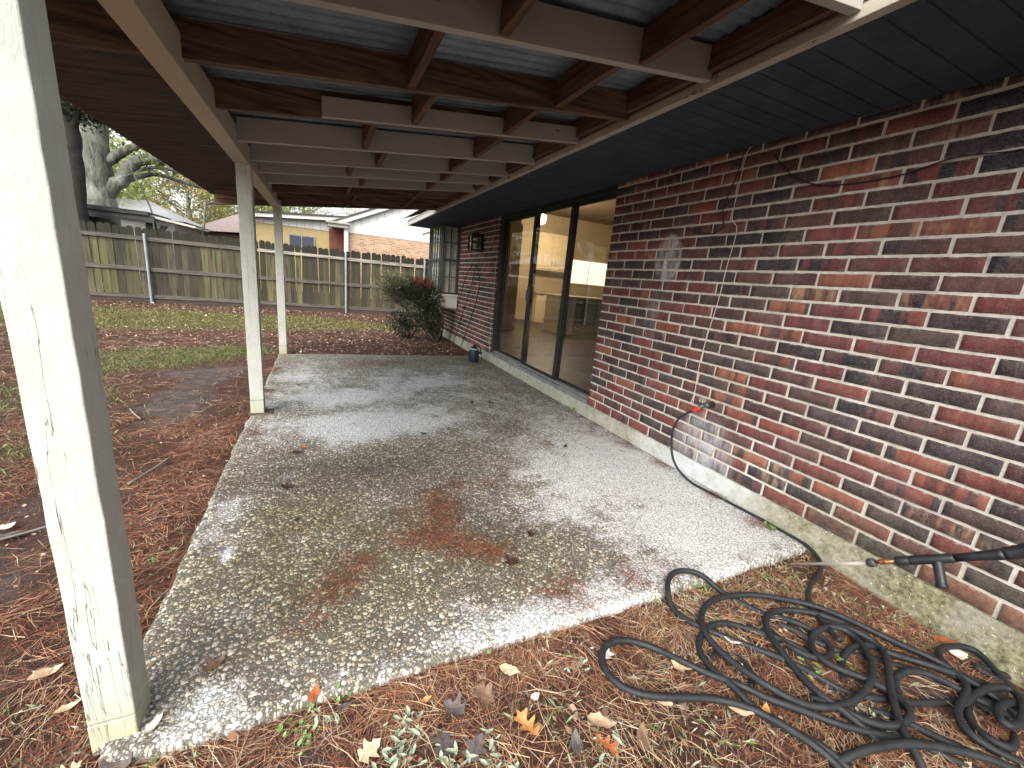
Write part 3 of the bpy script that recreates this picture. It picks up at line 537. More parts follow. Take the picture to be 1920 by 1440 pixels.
# ---------------------------------------------------------------- hose pile
g=G('black_rubber',.55,.4); o=g.obj(); g.col(g.mix(g.ramp(g.noise(o,25,5,.7),(.3,0.),(.75,1.)),(.008,.009,.011),(.024,.026,.029))); w_=g.vor(o,420,'F1'); g.bump(w_,.35,.0015); g.rough(g.ramp(g.noise(o,18,4),(.3,.45),(.7,.75))); MRUB=g.m
HS={"A":[[1.751,0.832],[1.719,0.863],[1.686,0.952],[1.644,1.041],[1.608,1.117],[1.537,1.165],[1.467,1.163],[1.395,1.115],[1.348,1.05],[1.337,0.985],[1.361,0.92],[1.388,0.874],[1.438,0.827],[1.482,0.777],[1.52,0.726],[1.556,0.676],[1.591,0.628],[1.624,0.581],[1.651,0.534],[1.677,0.488],[1.729,0.456],[1.774,0.435],[1.847,0.4],[1.938,0.371],[2.02,0.35],[2.092,0.337]],"B":[[2.208,0.232],[2.199,0.298],[2.179,0.352],[2.177,0.403],[2.163,0.438],[2.145,0.488],[2.119,0.537],[2.094,0.605],[2.054,0.689],[1.995,0.769],[1.933,0.833],[1.861,0.893],[1.772,0.945],[1.687,0.976],[1.579,0.987],[1.48,0.971],[1.41,0.935],[1.365,0.888],[1.336,0.829],[1.335,0.764],[1.342,0.692],[1.354,0.646],[1.381,0.596],[1.412,0.551],[1.453,0.515],[1.523,0.481],[1.606,0.467],[1.711,0.476],[1.804,0.497],[1.884,0.538],[1.93,0.587],[1.96,0.634],[1.949,0.68],[1.902,0.709],[1.831,0.715],[1.75,0.695],[1.699,0.657],[1.687,0.608],[1.714,0.559],[1.76,0.513],[1.795,0.472],[1.799,0.426],[1.786,0.388],[1.752,0.368],[1.693,0.363],[1.637,0.376],[1.591,0.412],[1.557,0.456],[1.535,0.501],[1.511,0.548]],"C":[[1.724,0.637],[1.685,0.684],[1.656,0.74],[1.613,0.79],[1.564,0.838],[1.504,0.88],[1.433,0.889],[1.35,0.875],[1.297,0.842],[1.265,0.8],[1.25,0.745],[1.259,0.703],[1.277,0.66],[1.267,0.6],[1.279,0.559],[1.302,0.512],[1.332,0.472],[1.367,0.424],[1.38,0.392],[1.392,0.355]],"D":[[1.708,0.309],[1.651,0.345],[1.588,0.38],[1.535,0.418],[1.477,0.47],[1.425,0.513],[1.392,0.554],[1.337,0.574],[1.321,0.64],[1.293,0.673],[1.251,0.697],[1.209,0.74],[1.173,0.792],[1.143,0.853],[1.099,0.906],[1.045,0.949],[0.988,0.961],[0.933,0.953],[0.892,0.921],[0.872,0.87],[0.874,0.815],[0.914,0.767],[0.978,0.726],[1.054,0.699],[1.133,0.674],[1.204,0.64],[1.259,0.595],[1.287,0.549],[1.306,0.5],[1.331,0.444],[1.359,0.406],[1.365,0.359]],"E":[[2.353,0.269],[2.264,0.341],[2.129,0.4],[2.106,0.459],[2.053,0.51],[1.977,0.553],[2.01,0.616],[2.002,0.681],[1.957,0.748],[1.895,0.81],[1.824,0.848],[1.74,0.856],[1.659,0.824],[1.605,0.769],[1.582,0.72],[1.565,0.672],[1.548,0.618],[1.531,0.568],[1.526,0.526],[1.545,0.485],[1.555,0.441],[1.563,0.393],[1.579,0.351]],"F":[[1.771,0.845],[1.789,0.806],[1.81,0.759],[1.844,0.704],[1.836,0.66],[1.803,0.631],[1.748,0.613],[1.699,0.623],[1.65,0.663],[1.632,0.725],[1.667,0.796]],"G":[[1.71,0.541],[1.747,0.577],[1.807,0.602],[1.892,0.617],[1.959,0.608],[2.0,0.587],[2.018,0.556],[2.074,0.519],[2.123,0.48],[2.141,0.431],[2.161,0.378],[2.224,0.317],[2.293,0.254]],"H":[[1.947,0.752],[1.971,0.691],[1.987,0.63],[2.014,0.586],[2.001,0.55],[1.919,0.505],[1.821,0.463],[1.746,0.42],[1.684,0.378],[1.649,0.339],[1.625,0.306],[1.609,0.272]],"I":[[1.813,0.399],[1.84,0.433],[1.865,0.461],[1.91,0.478],[1.969,0.479],[2.017,0.46],[2.061,0.429],[2.094,0.388],[2.105,0.341],[2.123,0.299],[2.143,0.248],[2.164,0.215]],"J":[[2.366,0.284],[2.415,0.36],[2.467,0.415],[2.449,0.444],[2.407,0.466],[2.325,0.489],[2.236,0.479],[2.178,0.444],[2.167,0.406],[2.156,0.37],[2.137,0.348],[2.055,0.337],[1.974,0.331],[1.917,0.315],[1.875,0.284],[1.876,0.246],[1.895,0.21],[1.955,0.167]],"K":[[2.011,0.493],[2.082,0.436],[2.124,0.372],[2.114,0.32],[2.118,0.274],[2.125,0.221]],"K2":[[2.035,0.33],[2.116,0.332],[2.205,0.323],[2.277,0.302],[2.286,0.275],[2.241,0.246],[2.161,0.224],[2.086,0.216],[2.037,0.224],[2.028,0.246],[2.063,0.265],[2.118,0.274],[2.186,0.271],[2.237,0.256],[2.275,0.238]],"K3":[[2.074,0.325],[1.994,0.311],[1.948,0.279],[1.94,0.244],[1.943,0.214],[1.96,0.193],[2.012,0.202],[2.076,0.216]],"L":[[2.507,0.3],[2.457,0.339],[2.412,0.372],[2.355,0.401],[2.339,0.392],[2.38,0.356],[2.391,0.315],[2.366,0.284],[2.322,0.253]],"M":[[1.355,0.392],[1.43,0.38],[1.477,0.365],[1.558,0.348],[1.649,0.321],[1.724,0.282],[1.8,0.233],[1.871,0.179],[1.905,0.15]],"N":[[1.656,0.74],[1.644,0.634],[1.624,0.534],[1.627,0.463],[1.649,0.407],[1.679,0.357],[1.708,0.309],[1.75,0.258],[1.791,0.21],[1.815,0.168]],"N2":[[1.668,0.448],[1.727,0.402],[1.745,0.347],[1.783,0.303],[1.825,0.251],[1.864,0.201],[1.913,0.156]],"O":[[1.735,0.811],[1.777,0.758],[1.785,0.707],[1.818,0.637],[1.916,0.564],[2.012,0.508],[2.05,0.438],[2.105,0.379],[2.163,0.311],[2.229,0.238]],"P":[[1.261,0.775],[1.309,0.789],[1.355,0.791],[1.402,0.767],[1.409,0.723],[1.394,0.683],[1.373,0.657],[1.338,0.647]],"Q":[[1.557,0.456],[1.65,0.447],[1.672,0.398],[1.675,0.343]]}
def cr(P,sub=6,closed=False):
    P=[np.array(p,float) for p in P]; out=[]; n=len(P)
    # light smoothing of the traced points
    for i in range(n-1):
        p0=P[max(i-1,0)];p1=P[i];p2=P[i+1];p3=P[min(i+2,n-1)]
        for k in range(sub):
            t=k/sub; out.append(.5*((2*p1)+(-p0+p2)*t+(2*p0-5*p1+4*p2-p3)*t*t+(-p0+3*p1-3*p2+p3)*t**3))
    out.append(P[-1]); return out
def smooth(P,it=1):
    P=[np.array(p,float) for p in P]
    for _ in range(it): P=[P[0]]+[(P[i-1]+2*P[i]+P[i+1])/4 for i in range(1,len(P)-1)]+[P[-1]]
    return P
hm=MB(); order='PQKONGIAFCHDEBJLM'
lay={'P':0,'Q':0,'K':0,'O':.004,'N':.0,'N2':.008,'G':.014,'I':.018,'A':.008,'F':.016,'C':.013,'H':.034,'D':.018,'E':.024,'B':.030,'J':.026,'K2':.040,'K3':.012,'L':.006,'M':.036}
for k,p in HS.items():
    p=smooth(cr(smooth(p,1),5),4); n=len(p); ph=random.random()*6
    q=[]
    for i,a in enumerate(p):
        e=min(i,n-1-i)/8.; e=min(e,1.)
        q.append((a[0],a[1],max(float(gz(a[0],a[1])),(.003 if (a[1]>1.06 and a[0]<W-.03) else -1))+.012+lay[k]*e+.004*math.sin(i*.23+ph)*e))
    zz=[a[2] for a in q]
    for _ in range(10): zz=[zz[0]]+[(zz[i-1]+2*zz[i]+zz[i+1])/4 for i in range(1,len(zz)-1)]+[zz[-1]]
    q=[(a[0],a[1],z) for a,z in zip(q,zz)]
    hm.tube(q,.0122,12)
hose=thing('pressure_hose','long black rubber hose heaped in loops on the pine straw by the wall','hose',(1.7,.7,-.03))
hm.build('hose_coil',MRUB,hose,True)
wh=[(2.372,1.972,.515),(2.345,2.02,.470),(2.33,2.062,.40),(2.335,2.078,.30),(2.35,2.075,.20),(2.365,2.05,.11),(2.375,1.985,.045),(2.375,1.86,.012),(2.39,1.72,.010),(2.405,1.6,.010),(2.418,1.46,.010),(2.43,1.34,.010),(2.432,1.23,.010),(2.434,1.14,.010),(2.425,1.065,.0),(2.37,.99,-.012),(2.26,.94,-.02),(2.14,.91,-.02),(2.03,.855,-.02),(1.97,.81,-.012),(1.93,.76,.0),(1.89,.70,.005),(1.86,.64,.01)]
MB().tube(smooth(cr(wh,6),3),[.0068]*60+[.0085]*200,10) if False else None
hw=MB(); pp=smooth(cr(wh,6),3); hw.tube(pp,[(.0085 if i<80 else .011) for i in range(len(pp))],10); hw.build('hose_feed',MRUB,hose,True)
# red hose end joined to the tap
g=plain('red_plastic_sleeve',(.55,.02,.03),.4,var=.1)
def along(a,b,prof,name,mat,par,seg=18):
    a=Vector(a);b=Vector(b);d=b-a;L=d.length; return MB().lathe([(r,t*L) for t,r in prof],a,seg,axis=d).build(name,mat,par,True)
T0=Vector((2.44,1.915,.565))
along((2.405,1.945,.545),(2.372,1.985,.505),[(0,.011),(.1,.0135),(.35,.0135),(.5,.0115),(.8,.0115),(1,.009)],'hose_sleeve',g,hose)
tap=thing('outdoor_tap','old verdigris garden tap with round handle in the brick wall','tap',(W,1.95,.56))
MBR=plain('tarnished_brass',(.10,.13,.11),.5,.6,var=.5,scale=60)
along((W+.03,1.93,.565),(2.435,1.935,.565),[(0,.012),(.5,.012),(.55,.018),(.8,.018),(1,.012)],'tap_body',MBR,tap)
along((2.44,1.935,.57),(2.404,1.952,.545),[(0,.013),(.3,.014),(.35,.0165),(.9,.0165),(1,.014)],'spout',MBR,tap)
m=MB(); c=Vector((2.425,1.955,.598)); ax=Vector((-.55,-.25,.8)).normalized(); q=ax.to_track_quat('Z','Y')
ring=[c+q@Vector((.021*math.cos(t),.021*math.sin(t),0)) for t in np.linspace(0,2*math.pi,25)]; m.tube(ring,.0032,6,False)
for k in range(5): t=k*2*math.pi/5; m.tube([c,c+q@Vector((.02*math.cos(t),.02*math.sin(t),0))],.0025,5)
m.tube([c,c-ax*.035],.004,6); m.build('tap_handle',plain('pale_green_metal',(.35,.38,.33),.5,.3),tap,True)
MB().lathe([(.026,0),(.024,.0065),(.001,.0066)],(W,1.905,.578),10,axis=(-1,0,0)).build('hole_shade_disc',plain('painted_hole_shade',(.02,.018,.016),.9),tap)  # dark disc on the brick, its colour stands for shade inside a hole
# ---------------------------------------------------------------- pressure washer lance
gun=thing('pressure_washer_lance','black pressure washer lance with thin steel wand leaning in from the right edge','pressure washer',(2.16,1.02,.01))
tip=Vector((2.163,1.019,.012)); e1=Vector((1.950,.668,.328)); J=Vector((1.934,.590,.398)); Bk=Vector((1.975,.465,.493)); Bk2=Vector((1.995,.372,.570)); end=Vector((2.06,.16,.78))
d0=(e1-tip)
MB().tube([tip,e1],.0072,10).build('steel_wand',plain('steel',(.62,.60,.54),.45,.5),gun,True)
along(tip+d0*-.01,tip+d0*.02,[(0,.004),(.2,.007),(1,.007)],'nozzle',plain('brass_nozzle',(.5,.38,.16),.4,.8),gun)
along(e1,Vector((1.944,.645,.350)),[(0,.008),(.15,.0155),(.4,.017),(.8,.0165),(1,.011)],'coupler',plain('grey_collar',(.05,.055,.055),.5),gun,10)
along(Vector((1.944,.645,.350)),J,[(0,.006),(.2,.006),(.25,.0105),(.38,.0105),(.42,.008),(.5,.0105),(.62,.0105),(.66,.006),(1,.0065)],'brass_fitting',plain('copper_fitting',(.55,.24,.12),.35,.8),gun)
MBLK=plain('black_plastic',(.018,.019,.022),.4,var=.3,scale=30)
d1=(Bk-J); J2=J+d1*.03
prof=[(0,.014),(.03,.0165),(.22,.0165),(.24,.014)]+[(t,.0155+(.0018 if i%2 else 0)) for i,t in enumerate(np.linspace(.27,.62,10))]+[(.66,.016),(.95,.0165),(1,.014)]
along(J,Bk,prof,'front_grip',MBLK,gun)
along(Bk,Bk2,[(0,.0135),(.4,.014),(.9,.0175),(1,.019)],'lance_tube',MBLK,gun)
along(Bk2,end,[(0,.019),(.04,.0215),(.07,.0195),(.10,.022),(.13,.020),(.16,.023),(.4,.026),(.7,.025),(1,.02)],'rear_grip',MBLK,gun)
h0=J+d1*.72; h1=Vector((1.932,.455,.388))
along(h0,h1,[(0,.012)]+[(t,.0145+(.0015 if i%2 else 0)) for i,t in enumerate(np.linspace(.1,.85,14))]+[(.9,.0165),(1,.0165),(.995,.011),(.8,.010)],'side_handle',MBLK,gun)
# rear pistol grip and the hose it feeds, beyond the frame
along(end,end+Vector((.03,-.06,-.12)),[(0,.02),(.5,.018),(1,.015)],'pistol_grip',MBLK,gun)
MB().tube(smooth(cr([end+Vector((.03,-.06,-.12)),end+Vector((.05,-.09,-.30)),(2.15,.02,.15),(2.2,.02,-.01),(2.22,.12,-.03),(2.2,.2,-.02)],8),2),.0085,10).build('lance_hose',MRUB,gun,True)
# ---------------------------------------------------------------- wall lantern
ln_=thing('wall_lantern','black square wall lantern with clear panes on the far brick pier','lantern',(W,6.86,1.75))
lf=MB(); x0,x1,y0,y1,z0,z1=2.265,2.43,6.78,6.945,1.755,1.985; t=.011
for x in(x0,x1):
    for y in(y0,y1): lf.box((x-t,y-t,z0),(x+t,y+t,z1))
for z in(z0,z0+.115,z1-.008):
    for x in(x0,x1): lf.box((x-t*.8,y0,z-.007),(x+t*.8,y1,z+.007))
    for y in(y0,y1): lf.box((x0,y-t*.8,z-.0072),(x1,y+t*.8,z+.0072))
lf.box((x0-.015,y0-.015,z1),(x1+.015,y1+.015,z1+.02)); lf.box((x0+.03,y0+.03,z1+.02),(x1-.03,y1-.03,z1+.04)); lf.box((x0,y0,z0-.012),(x1,y1,z0-.004))
lf.build('lantern_frame',MBLK,ln_); MB().box((x0+.004,y0+.004,z0),(x1-.004,y1-.004,z1-.002)).build('lantern_glass',MGLASS,ln_)
MB().box((2.445,6.80,1.76),(W-.006,6.93,2.02)).box((2.43,6.83,1.86),(2.447,6.90,1.93)).build('back_plate',MBLK,ln_,bevel=.004)
for yy in(6.83,6.865,6.90): MB().lathe([(.012,0),(.012,.07),(.008,.09),(.003,.105)],(2.345,yy,1.757),10).build('bulb_candle',plain('candle_white',(.6,.58,.52),.6),ln_,True)
# ---------------------------------------------------------------- sprayer jug
jg=thing('sprayer_jug','small dark navy pump sprayer jug at the far right corner of the slab','sprayer',(2.19,6.1,0))
MNAVY=plain('navy_plastic',(.012,.022,.035),.45,var=.3)
MB().lathe([(.078,.0),(.083,.008),(.083,.165),(.078,.185),(.055,.212),(.047,.218)],(2.19,6.1,.001),24).build('tank',MNAVY,jg,True)
MB().lathe([(.049,.218),(.049,.238),(.030,.243),(.02,.262),(.014,.275)],(2.19,6.1,.001),20).build('cap',MBLK,jg,True)
MB().lathe([(.085,.195),(.052,.215)],(2.19,6.1,.003),24).build('grey_label_band',plain('grey_band',(.3,.33,.33),.5),jg,True)
MB().tube(smooth(cr([(2.22,6.1,.26),(2.28,6.1,.24),(2.30,6.09,.19),(2.295,6.09,.14)],5),2),.010,8).box((2.27,6.07,.13),(2.32,6.11,.16)).build('trigger_handle',MBLK,jg,True)
MB().tube(smooth(cr([(2.30,6.09,.15),(2.315,6.08,.08),(2.315,6.07,.02),(2.27,6.04,.008),(2.22,6.0,.008)],6),2),.005,6).build('sprayer_hose',MBLK,jg,True)
# ---------------------------------------------------------------- wire trellis
tr_=thing('plant_support','tall thin rusty wire plant hoops leaning against the far brick pier','plant support',(2.4,7.6,0))
MWIRE=plain('rusty_wire',(.06,.04,.03),.7,.4)
MB().tube(smooth(cr([(2.30,7.98,-.05),(2.33,7.8,.45),(2.36,7.59,.88),(2.40,7.36,1.33),(2.425,7.18,1.49),(2.43,7.07,1.52),(2.43,6.9,1.48),(2.41,6.66,1.25),(2.38,6.62,1.08),(2.34,6.74,.68),(2.28,7.10,.05)],6),2),.0075,6).build('wire_hoop',MWIRE,tr_)
MB().tube(smooth(cr([(2.28,7.62,-.04),(2.34,7.34,.56),(2.39,7.14,1.01),(2.425,6.99,1.42),(2.43,7.02,1.51)],6),2),.0070,6).build('wire_leg',MWIRE,tr_)
# ---------------------------------------------------------------- cables on the wall
xw=W-.011
def cable(name,label,pts,r,mat,cat='cable'):
    o=MB().tube(smooth(cr(pts,6),2),r,6).build(name,mat,None,True); tag(o,label,cat); return o
cable('white_wire','thin pale wire running down the brick wall from the soffit to the tap',[(xw-.02,2.0,ZS-.01),(xw-.012,2.035,2.20),(xw,2.05,2.05),(xw-.003,2.052,1.817),(xw,1.998,1.746),(xw-.004,2.015,1.5),(xw,2.027,1.299),(xw-.004,2.06,1.0),(xw,2.076,.763),(xw-.006,2.06,.62),(xw-.01,2.075,.54),(xw-.03,2.03,.535)],.0024,plain('white_wire',(.62,.58,.50),.5))
cable('black_cable','short black cable drooping beside the pale wire under the soffit',[(xw-.01,2.06,ZS-.01),(xw,2.075,2.13),(xw-.004,2.11,2.0),(xw,2.14,1.9),(xw-.006,2.12,1.82),(xw-.006,2.1,1.765),(xw,2.2,1.73),(xw,2.32,1.75),(xw,2.42,1.775)],.0035,MBLK)
cable('black_cable','long black cable sagging across the upper right of the brick wall',[(xw,1.86,2.16),(xw,1.80,2.10),(xw-.004,1.70,2.01),(xw-.004,1.58,1.95),(xw-.004,1.45,1.925),(xw-.004,1.3,1.92),(xw-.004,1.15,1.93),(xw-.004,1.0,1.965),(xw-.003,.8,1.95),(xw,.5,2.0),(xw,.2,2.1)],.0032,MBLK)
# ---------------------------------------------------------------- foliage helpers
def leafcloud(name,P,N_,size,colsA,mat,parent=None,aspect=.5,jitter=.3):
    """P: centres (n,3). one bent quad leaf per centre"""
    n=len(P); th=RS.rand(n)*2*np.pi; ph=np.arccos(RS.uniform(-1,1,n)); d=np.stack([np.sin(ph)*np.cos(th),np.sin(ph)*np.sin(th),np.cos(ph)],1)
    r=RS.normal(size=(n,3)); s=np.cross(d,r); s/=np.linalg.norm(s,axis=1)[:,None]+1e-9
    L=size*(1+jitter*RS.uniform(-1,1,n))[:,None]; w=L*aspect
    V=np.stack([P-d*L/2,P+s*w/2,P+d*L/2,P-s*w/2],1).reshape(-1,3); F=np.arange(4*n).reshape(n,4)
    C=np.repeat(colsA,4,axis=0); return fastmesh(name,V,F,{'col':C},mat,parent)
g=G('foliage',.6,.3); g.col(g.attr('col')); 
tb=g.n('ShaderNodeBsdfTranslucent'); g.L(g.attr('col'),tb.inputs[0]); mx=g.n('ShaderNodeMixShader'); mx.inputs[0].default_value=.35; g.L(g.b.outputs[0],mx.inputs[1]); g.L(tb.outputs[0],mx.inputs[2]); g.L(mx.outputs[0],g.out.inputs['Surface']); MFOL=g.m
g=G('tree_bark',.95,.15); o=g.obj(); v=g.map(o,(3.5,3.5,.8)); n=g.noise(v,2.5,7,.7,.6)
c=g.mix(g.ramp(n,(.35,0.),(.65,1.)),(.05,.047,.038),(.22,.225,.19)); c=g.mix(g.ramp(g.noise(o,1.8,5,.6),(.5,0.),(.62,.7)),c,(.34,.36,.32)); c=g.mix(g.ramp(g.noise(o,.9,4),(.5,0.),(.65,.5)),c,(.07,.09,.035)); g.col(c); g.bump(n,.9,.06); MBARK=g.m
MBARKD=plain('dark_bark',(.028,.024,.02),.95,var=.5,scale=5,bump=.6)
def limb(m,pts,r0,r1,seg=9):
    P=cr(pts,5); n=len(P); m.tube([p+np.array([random.uniform(-1,1),random.uniform(-1,1),random.uniform(-1,1)])*(.15 if r0<.3 else .035)*r0 for p in P],[r0+(r1-r0)*i/(n-1) for i in range(n)],seg)
def cols(n,pal,w=None,var=.25):
    pal=np.array(pal); k=RS.choice(len(pal),n,p=w); c=pal[k]*(1+var*RS.uniform(-1,1,(n,1))); return np.clip(c,0,1)
def crown(cent,rad,nclump,per,cr_=.45):
    """leaf positions clustered in clumps inside an uneven ellipsoid"""
    out=[]; cent=np.array(cent);rad=np.array(rad)
    for _ in range(nclump):
        while True:
            u=RS.uniform(-1,1,3)
            if .12<np.dot(u,u)<1: break
        c=cent+u*rad; out.append(c+RS.normal(size=(per,3))*cr_*np.array([1,1,.6])*RS.uniform(.5,1.2))
    return np.vstack(out)
# big oak behind the fence
oak=thing('oak_tree','massive lichen grey oak with thick limbs behind the left of the fence','tree',(-5.8,16.5,0))
m=MB(); limb(m,[(-5.85,16.5,-.2),(-5.8,16.5,1.2),(-5.78,16.5,2.4),(-5.75,16.5,3.3),(-5.7,16.5,4.2),(-5.6,16.6,5.6)],.50,.30,16)
limb(m,[(-5.6,16.5,2.6),(-5.2,16.4,3.1),(-4.85,16.3,3.55),(-4.35,16.2,3.78),(-3.6,16.1,3.9),(-2.4,16.0,4.0)],.20,.10)
limb(m,[(-5.6,16.5,3.4),(-5.2,16.4,3.75),(-4.75,16.3,4.05),(-4.3,16.2,4.5)],.15,.08)
limb(m,[(-5.5,16.7,2.9),(-4.6,16.9,3.45),(-3.7,17.1,3.35),(-2.9,17.2,3.30)],.07,.04); limb(m,[(-5.4,16.7,3.2),(-4.5,17,3.68),(-3.6,17.1,3.6),(-2.6,17.1,3.5)],.06,.035)
limb(m,[(-5.7,16.6,5.2),(-6.8,16.3,6.5),(-8,16,7.5)],.2,.08); limb(m,[(-5.6,16.6,5.4),(-4.8,16.2,6.5),(-3.6,15.6,7.4)],.2,.07)
for k in range(26):
    x0=random.uniform(-4.6,-2.8); a=(x0,16.3,3.6+random.uniform(-.2,.25)); b_=(x0+random.uniform(-.6,.9),16.2+random.uniform(-.8,.8),a[2]+random.uniform(-.9,.6)); limb(m,[a,((a[0]+b_[0])/2+.1,a[1],(a[2]+b_[2])/2+.1),b_],.022,.006,5)
m.build('trunk',MBARK,oak,True)
P=np.vstack([crown((-5.2,16.5,7.4),(4.2,3,2.4),150,60),crown((-3.6,16.3,4.0),(1.6,1,.6),26,38,.3)])
leafcloud('crown',P,None,.11,cols(len(P),[(.07,.11,.03),(.14,.20,.05),(.26,.30,.09),(.30,.24,.08)],[.35,.3,.25,.1]),MFOL,oak)
t2=thing('dark_tree','dark trunked tree with drooping dark foliage close beside the left post','tree',(-5.3,13.9,0))
m=MB(); limb(m,[(-5.33,13.9,-.2),(-5.30,13.9,1.5),(-5.22,13.9,2.9),(-5.18,13.9,3.8),(-5.3,13.9,5.2)],.20,.15,12); limb(m,[(-5.2,13.9,3.6),(-4.9,13.8,4.15),(-4.4,13.7,4.3)],.10,.04); m.build('trunk',MBARKD,t2,True)
P=np.vstack([crown((-4.95,13.8,4.25),(.5,.4,.34),34,60,.14),crown((-5.2,13.8,4.9),(.9,.5,.45),34,60,.2)]); leafcloud('crown',P,None,.09,cols(len(P),[(.02,.022,.014),(.045,.045,.03),(.09,.085,.06)],[.6,.3,.1]),MFOL,t2)
# trees beyond
BT=[((-10.5,24,0),3.4,6.5,'broad yellow green tree at the far left beyond the fence',0),((-7.0,32,0),3.8,6.8,'golden autumn tree behind the oak trunk',1),((-3.6,34,0),3.6,6.4,'pale yellow green tree right of the oak limbs',2),((-1.0,36,0),4,6.6,'twiggy greyish tree behind the mauve roof',3),((2.6,33,0),3.2,4.4,'sparse bare topped tree over the low yellow house',3),((-13,19,0),3.0,6.0,'dense green tree at the left end of the fence',0),((-8.2,20,0),2.6,4.6,'light green tree just behind the grey shed roof',2)]
PALS=[([(.10,.15,.04),(.20,.26,.07),(.34,.38,.12)],[.3,.4,.3]),([(.34,.25,.09),(.45,.38,.16),(.25,.27,.09)],[.3,.4,.3]),([(.24,.30,.09),(.40,.44,.16),(.55,.56,.30)],[.3,.4,.3]),([(.36,.36,.20),(.48,.46,.34),(.30,.30,.16)],[.3,.4,.3])]
for (x,y,z),r,h,lab,pk in BT:
    t=thing('tree',lab,'tree',(x,y,0),'trees beyond the fence'); m=MB()
    limb(m,[(x,y,-.2),(x+.15,y,h*.3),(x-.1,y,h*.6),(x,y,h)],.16,.05)
    for k in range(34):
        z0=random.uniform(.15,.95)*h; a=random.uniform(0,6.28); L=random.uniform(.6,1.1)*r; limb(m,[(x,y,z0),(x+math.cos(a)*L*.5,y+math.sin(a)*L*.5,z0+.3*L),(x+math.cos(a)*L,y+math.sin(a)*L,z0+random.uniform(.2,.7)*L)],.035,.008,5)
    m.build('trunk',MBARK,t,True); nc=(260 if pk!=3 else 190); P=crown((x,y,h*.62),(r,r,h*.56),nc,70,.42); leafcloud('crown',P,None,.17 if pk!=3 else .12,cols(len(P),*PALS[pk]),MFOL,t)
sp_=thing('young_tree','slim young tree with a bent stem just behind the fence','tree',(-3.15,15.2,0)); m=MB()
limb(m,[(-3.25,15.2,-.1),(-3.2,15.2,1.4),(-3.05,15.2,2.1),(-2.95,15.2,2.75)],.05,.03); limb(m,[(-2.98,15.2,2.65),(-2.5,15.2,2.85),(-1.95,15.2,2.95)],.03,.015); limb(m,[(-4.2,15.6,1.2),(-4.35,15.6,2.4),(-4.7,15.6,3.4)],.03,.012); m.build('trunk',MBARK,sp_,True)
P=crown((-2.3,15.3,3.12),(.9,.5,.22),12,24,.16); leafcloud('crown',P,None,.07,cols(len(P),[(.35,.42,.08),(.5,.45,.12),(.55,.3,.08)],[.5,.35,.15]),MFOL,sp_)
# ---------------------------------------------------------------- neighbour buildings
g=G('tan_brick',.9,.2); o=g.obj(); s_=g.sep(o); bt=g.n('ShaderNodeTexBrick'); g.L(g.comb(s_[0],s_[2],0.),bt.inputs['Vector']); bt.inputs['Scale'].default_value=1
bt.inputs['Brick Width'].default_value=.22; bt.inputs['Row Height'].default_value=.075; bt.inputs['Mortar Size'].default_value=.008; bt.inputs['Color1'].default_value=(.44,.30,.18,1); bt.inputs['Color2'].default_value=(.30,.155,.09,1); bt.inputs['Mortar'].default_value=(.45,.41,.34,1); g.col(bt.outputs[0]); MTAN=g.m
g=G('white_board_siding',.6,.3); o=g.obj(); s_=g.sep(o); ln2=g.ramp(g.ma('FRACT',g.ma('MULTIPLY',s_[0],3.1)),(.0,0.),(.05,1.)); g.col(g.mix(ln2,(.25,.25,.23),g.mix(g.ramp(g.noise(o,3,5),(.3,0.),(.7,1.)),(.55,.56,.55),(.64,.64,.63)))); g.bump(ln2,.8,.02); MSID=g.m
n1=thing('neighbour_house','white board gabled neighbouring house with tan brick below, behind the fence','house',(5,20,0))
MB().box((1.08,20,-.1),(9.8,20.2,2.73)).build('brick_wall',MTAN,n1)
MB().prism([(1.08,19.98,2.733),(9.8,19.98,2.733),(5.5,19.98,5.15),(1.08,19.98,3.18)],(0,.2,0)).build('gable_siding',MSID,n1)
rk=lambda x:3.30+.45*(x-1.08)
MB().prism([(.55,19.75,rk(.55)-.16),(5.5,19.75,rk(5.5)-.16),(5.5,19.75,rk(5.5)+.04),(.55,19.75,rk(.55)+.04)],(0,.05,0)).prism([(5.5,19.75,rk(5.5)-.16),(10.4,19.75,rk(.6)-.16),(10.4,19.75,rk(.6)+.04),(5.5,19.75,rk(5.5)+.04)],(0,.05,0)).build('rake_board',MWHITE,n1)
MB().prism([(.45,19.70,rk(.45)+.02),(5.5,19.70,rk(5.5)+.05),(5.5,19.70,rk(5.5)+.12),(.45,19.70,rk(.45)+.09)],(0,9,0)).prism([(5.5,19.70,rk(5.5)+.05),(10.5,19.70,rk(.5)+.05),(10.5,19.70,rk(.5)+.12),(5.5,19.70,rk(5.5)+.12)],(0,9,0)).build('roof',MSHING,n1)
MB().box((.30,19.6,2.86),(1.06,20.2,3.02)).box((.22,19.5,3.0),(1.12,20.3,3.07)).build('eave_box',paint('grey_eave',(.42,.41,.37),.3),n1)
MB().box((.92,19.75,-.1),(1.08,19.95,2.86)).build('corner_post',MWHITE,n1)
MB().box((.35,20.6,-.1),(1.05,20.7,2.85)).build('porch_wall',plain('red_brown_wall',(.16,.06,.04),.8),n1)
n2=thing('neighbour_house','low yellow walled neighbouring house with white eave left of the gabled house','house',(-1,22,0))
MB().box((-2.7,22,-.1),(.45,22.2,2.82)).build('yellow_wall',plain('yellow_stucco',(.46,.36,.17),.8,var=.08),n2)
MB().prism([(-2.8,21.96,2.825),(.5,21.96,2.825),(.5,21.96,3.30),(-2.8,21.96,2.97)],(0,.2,0)).build('gable_siding',MSID,n2)
MB().prism([(-3.0,21.6,2.98),(1.3,21.6,3.35),(1.3,21.6,3.50),(-3.0,21.6,3.13)],(0,.06,0)).build('rake_board',MWHITE,n2)
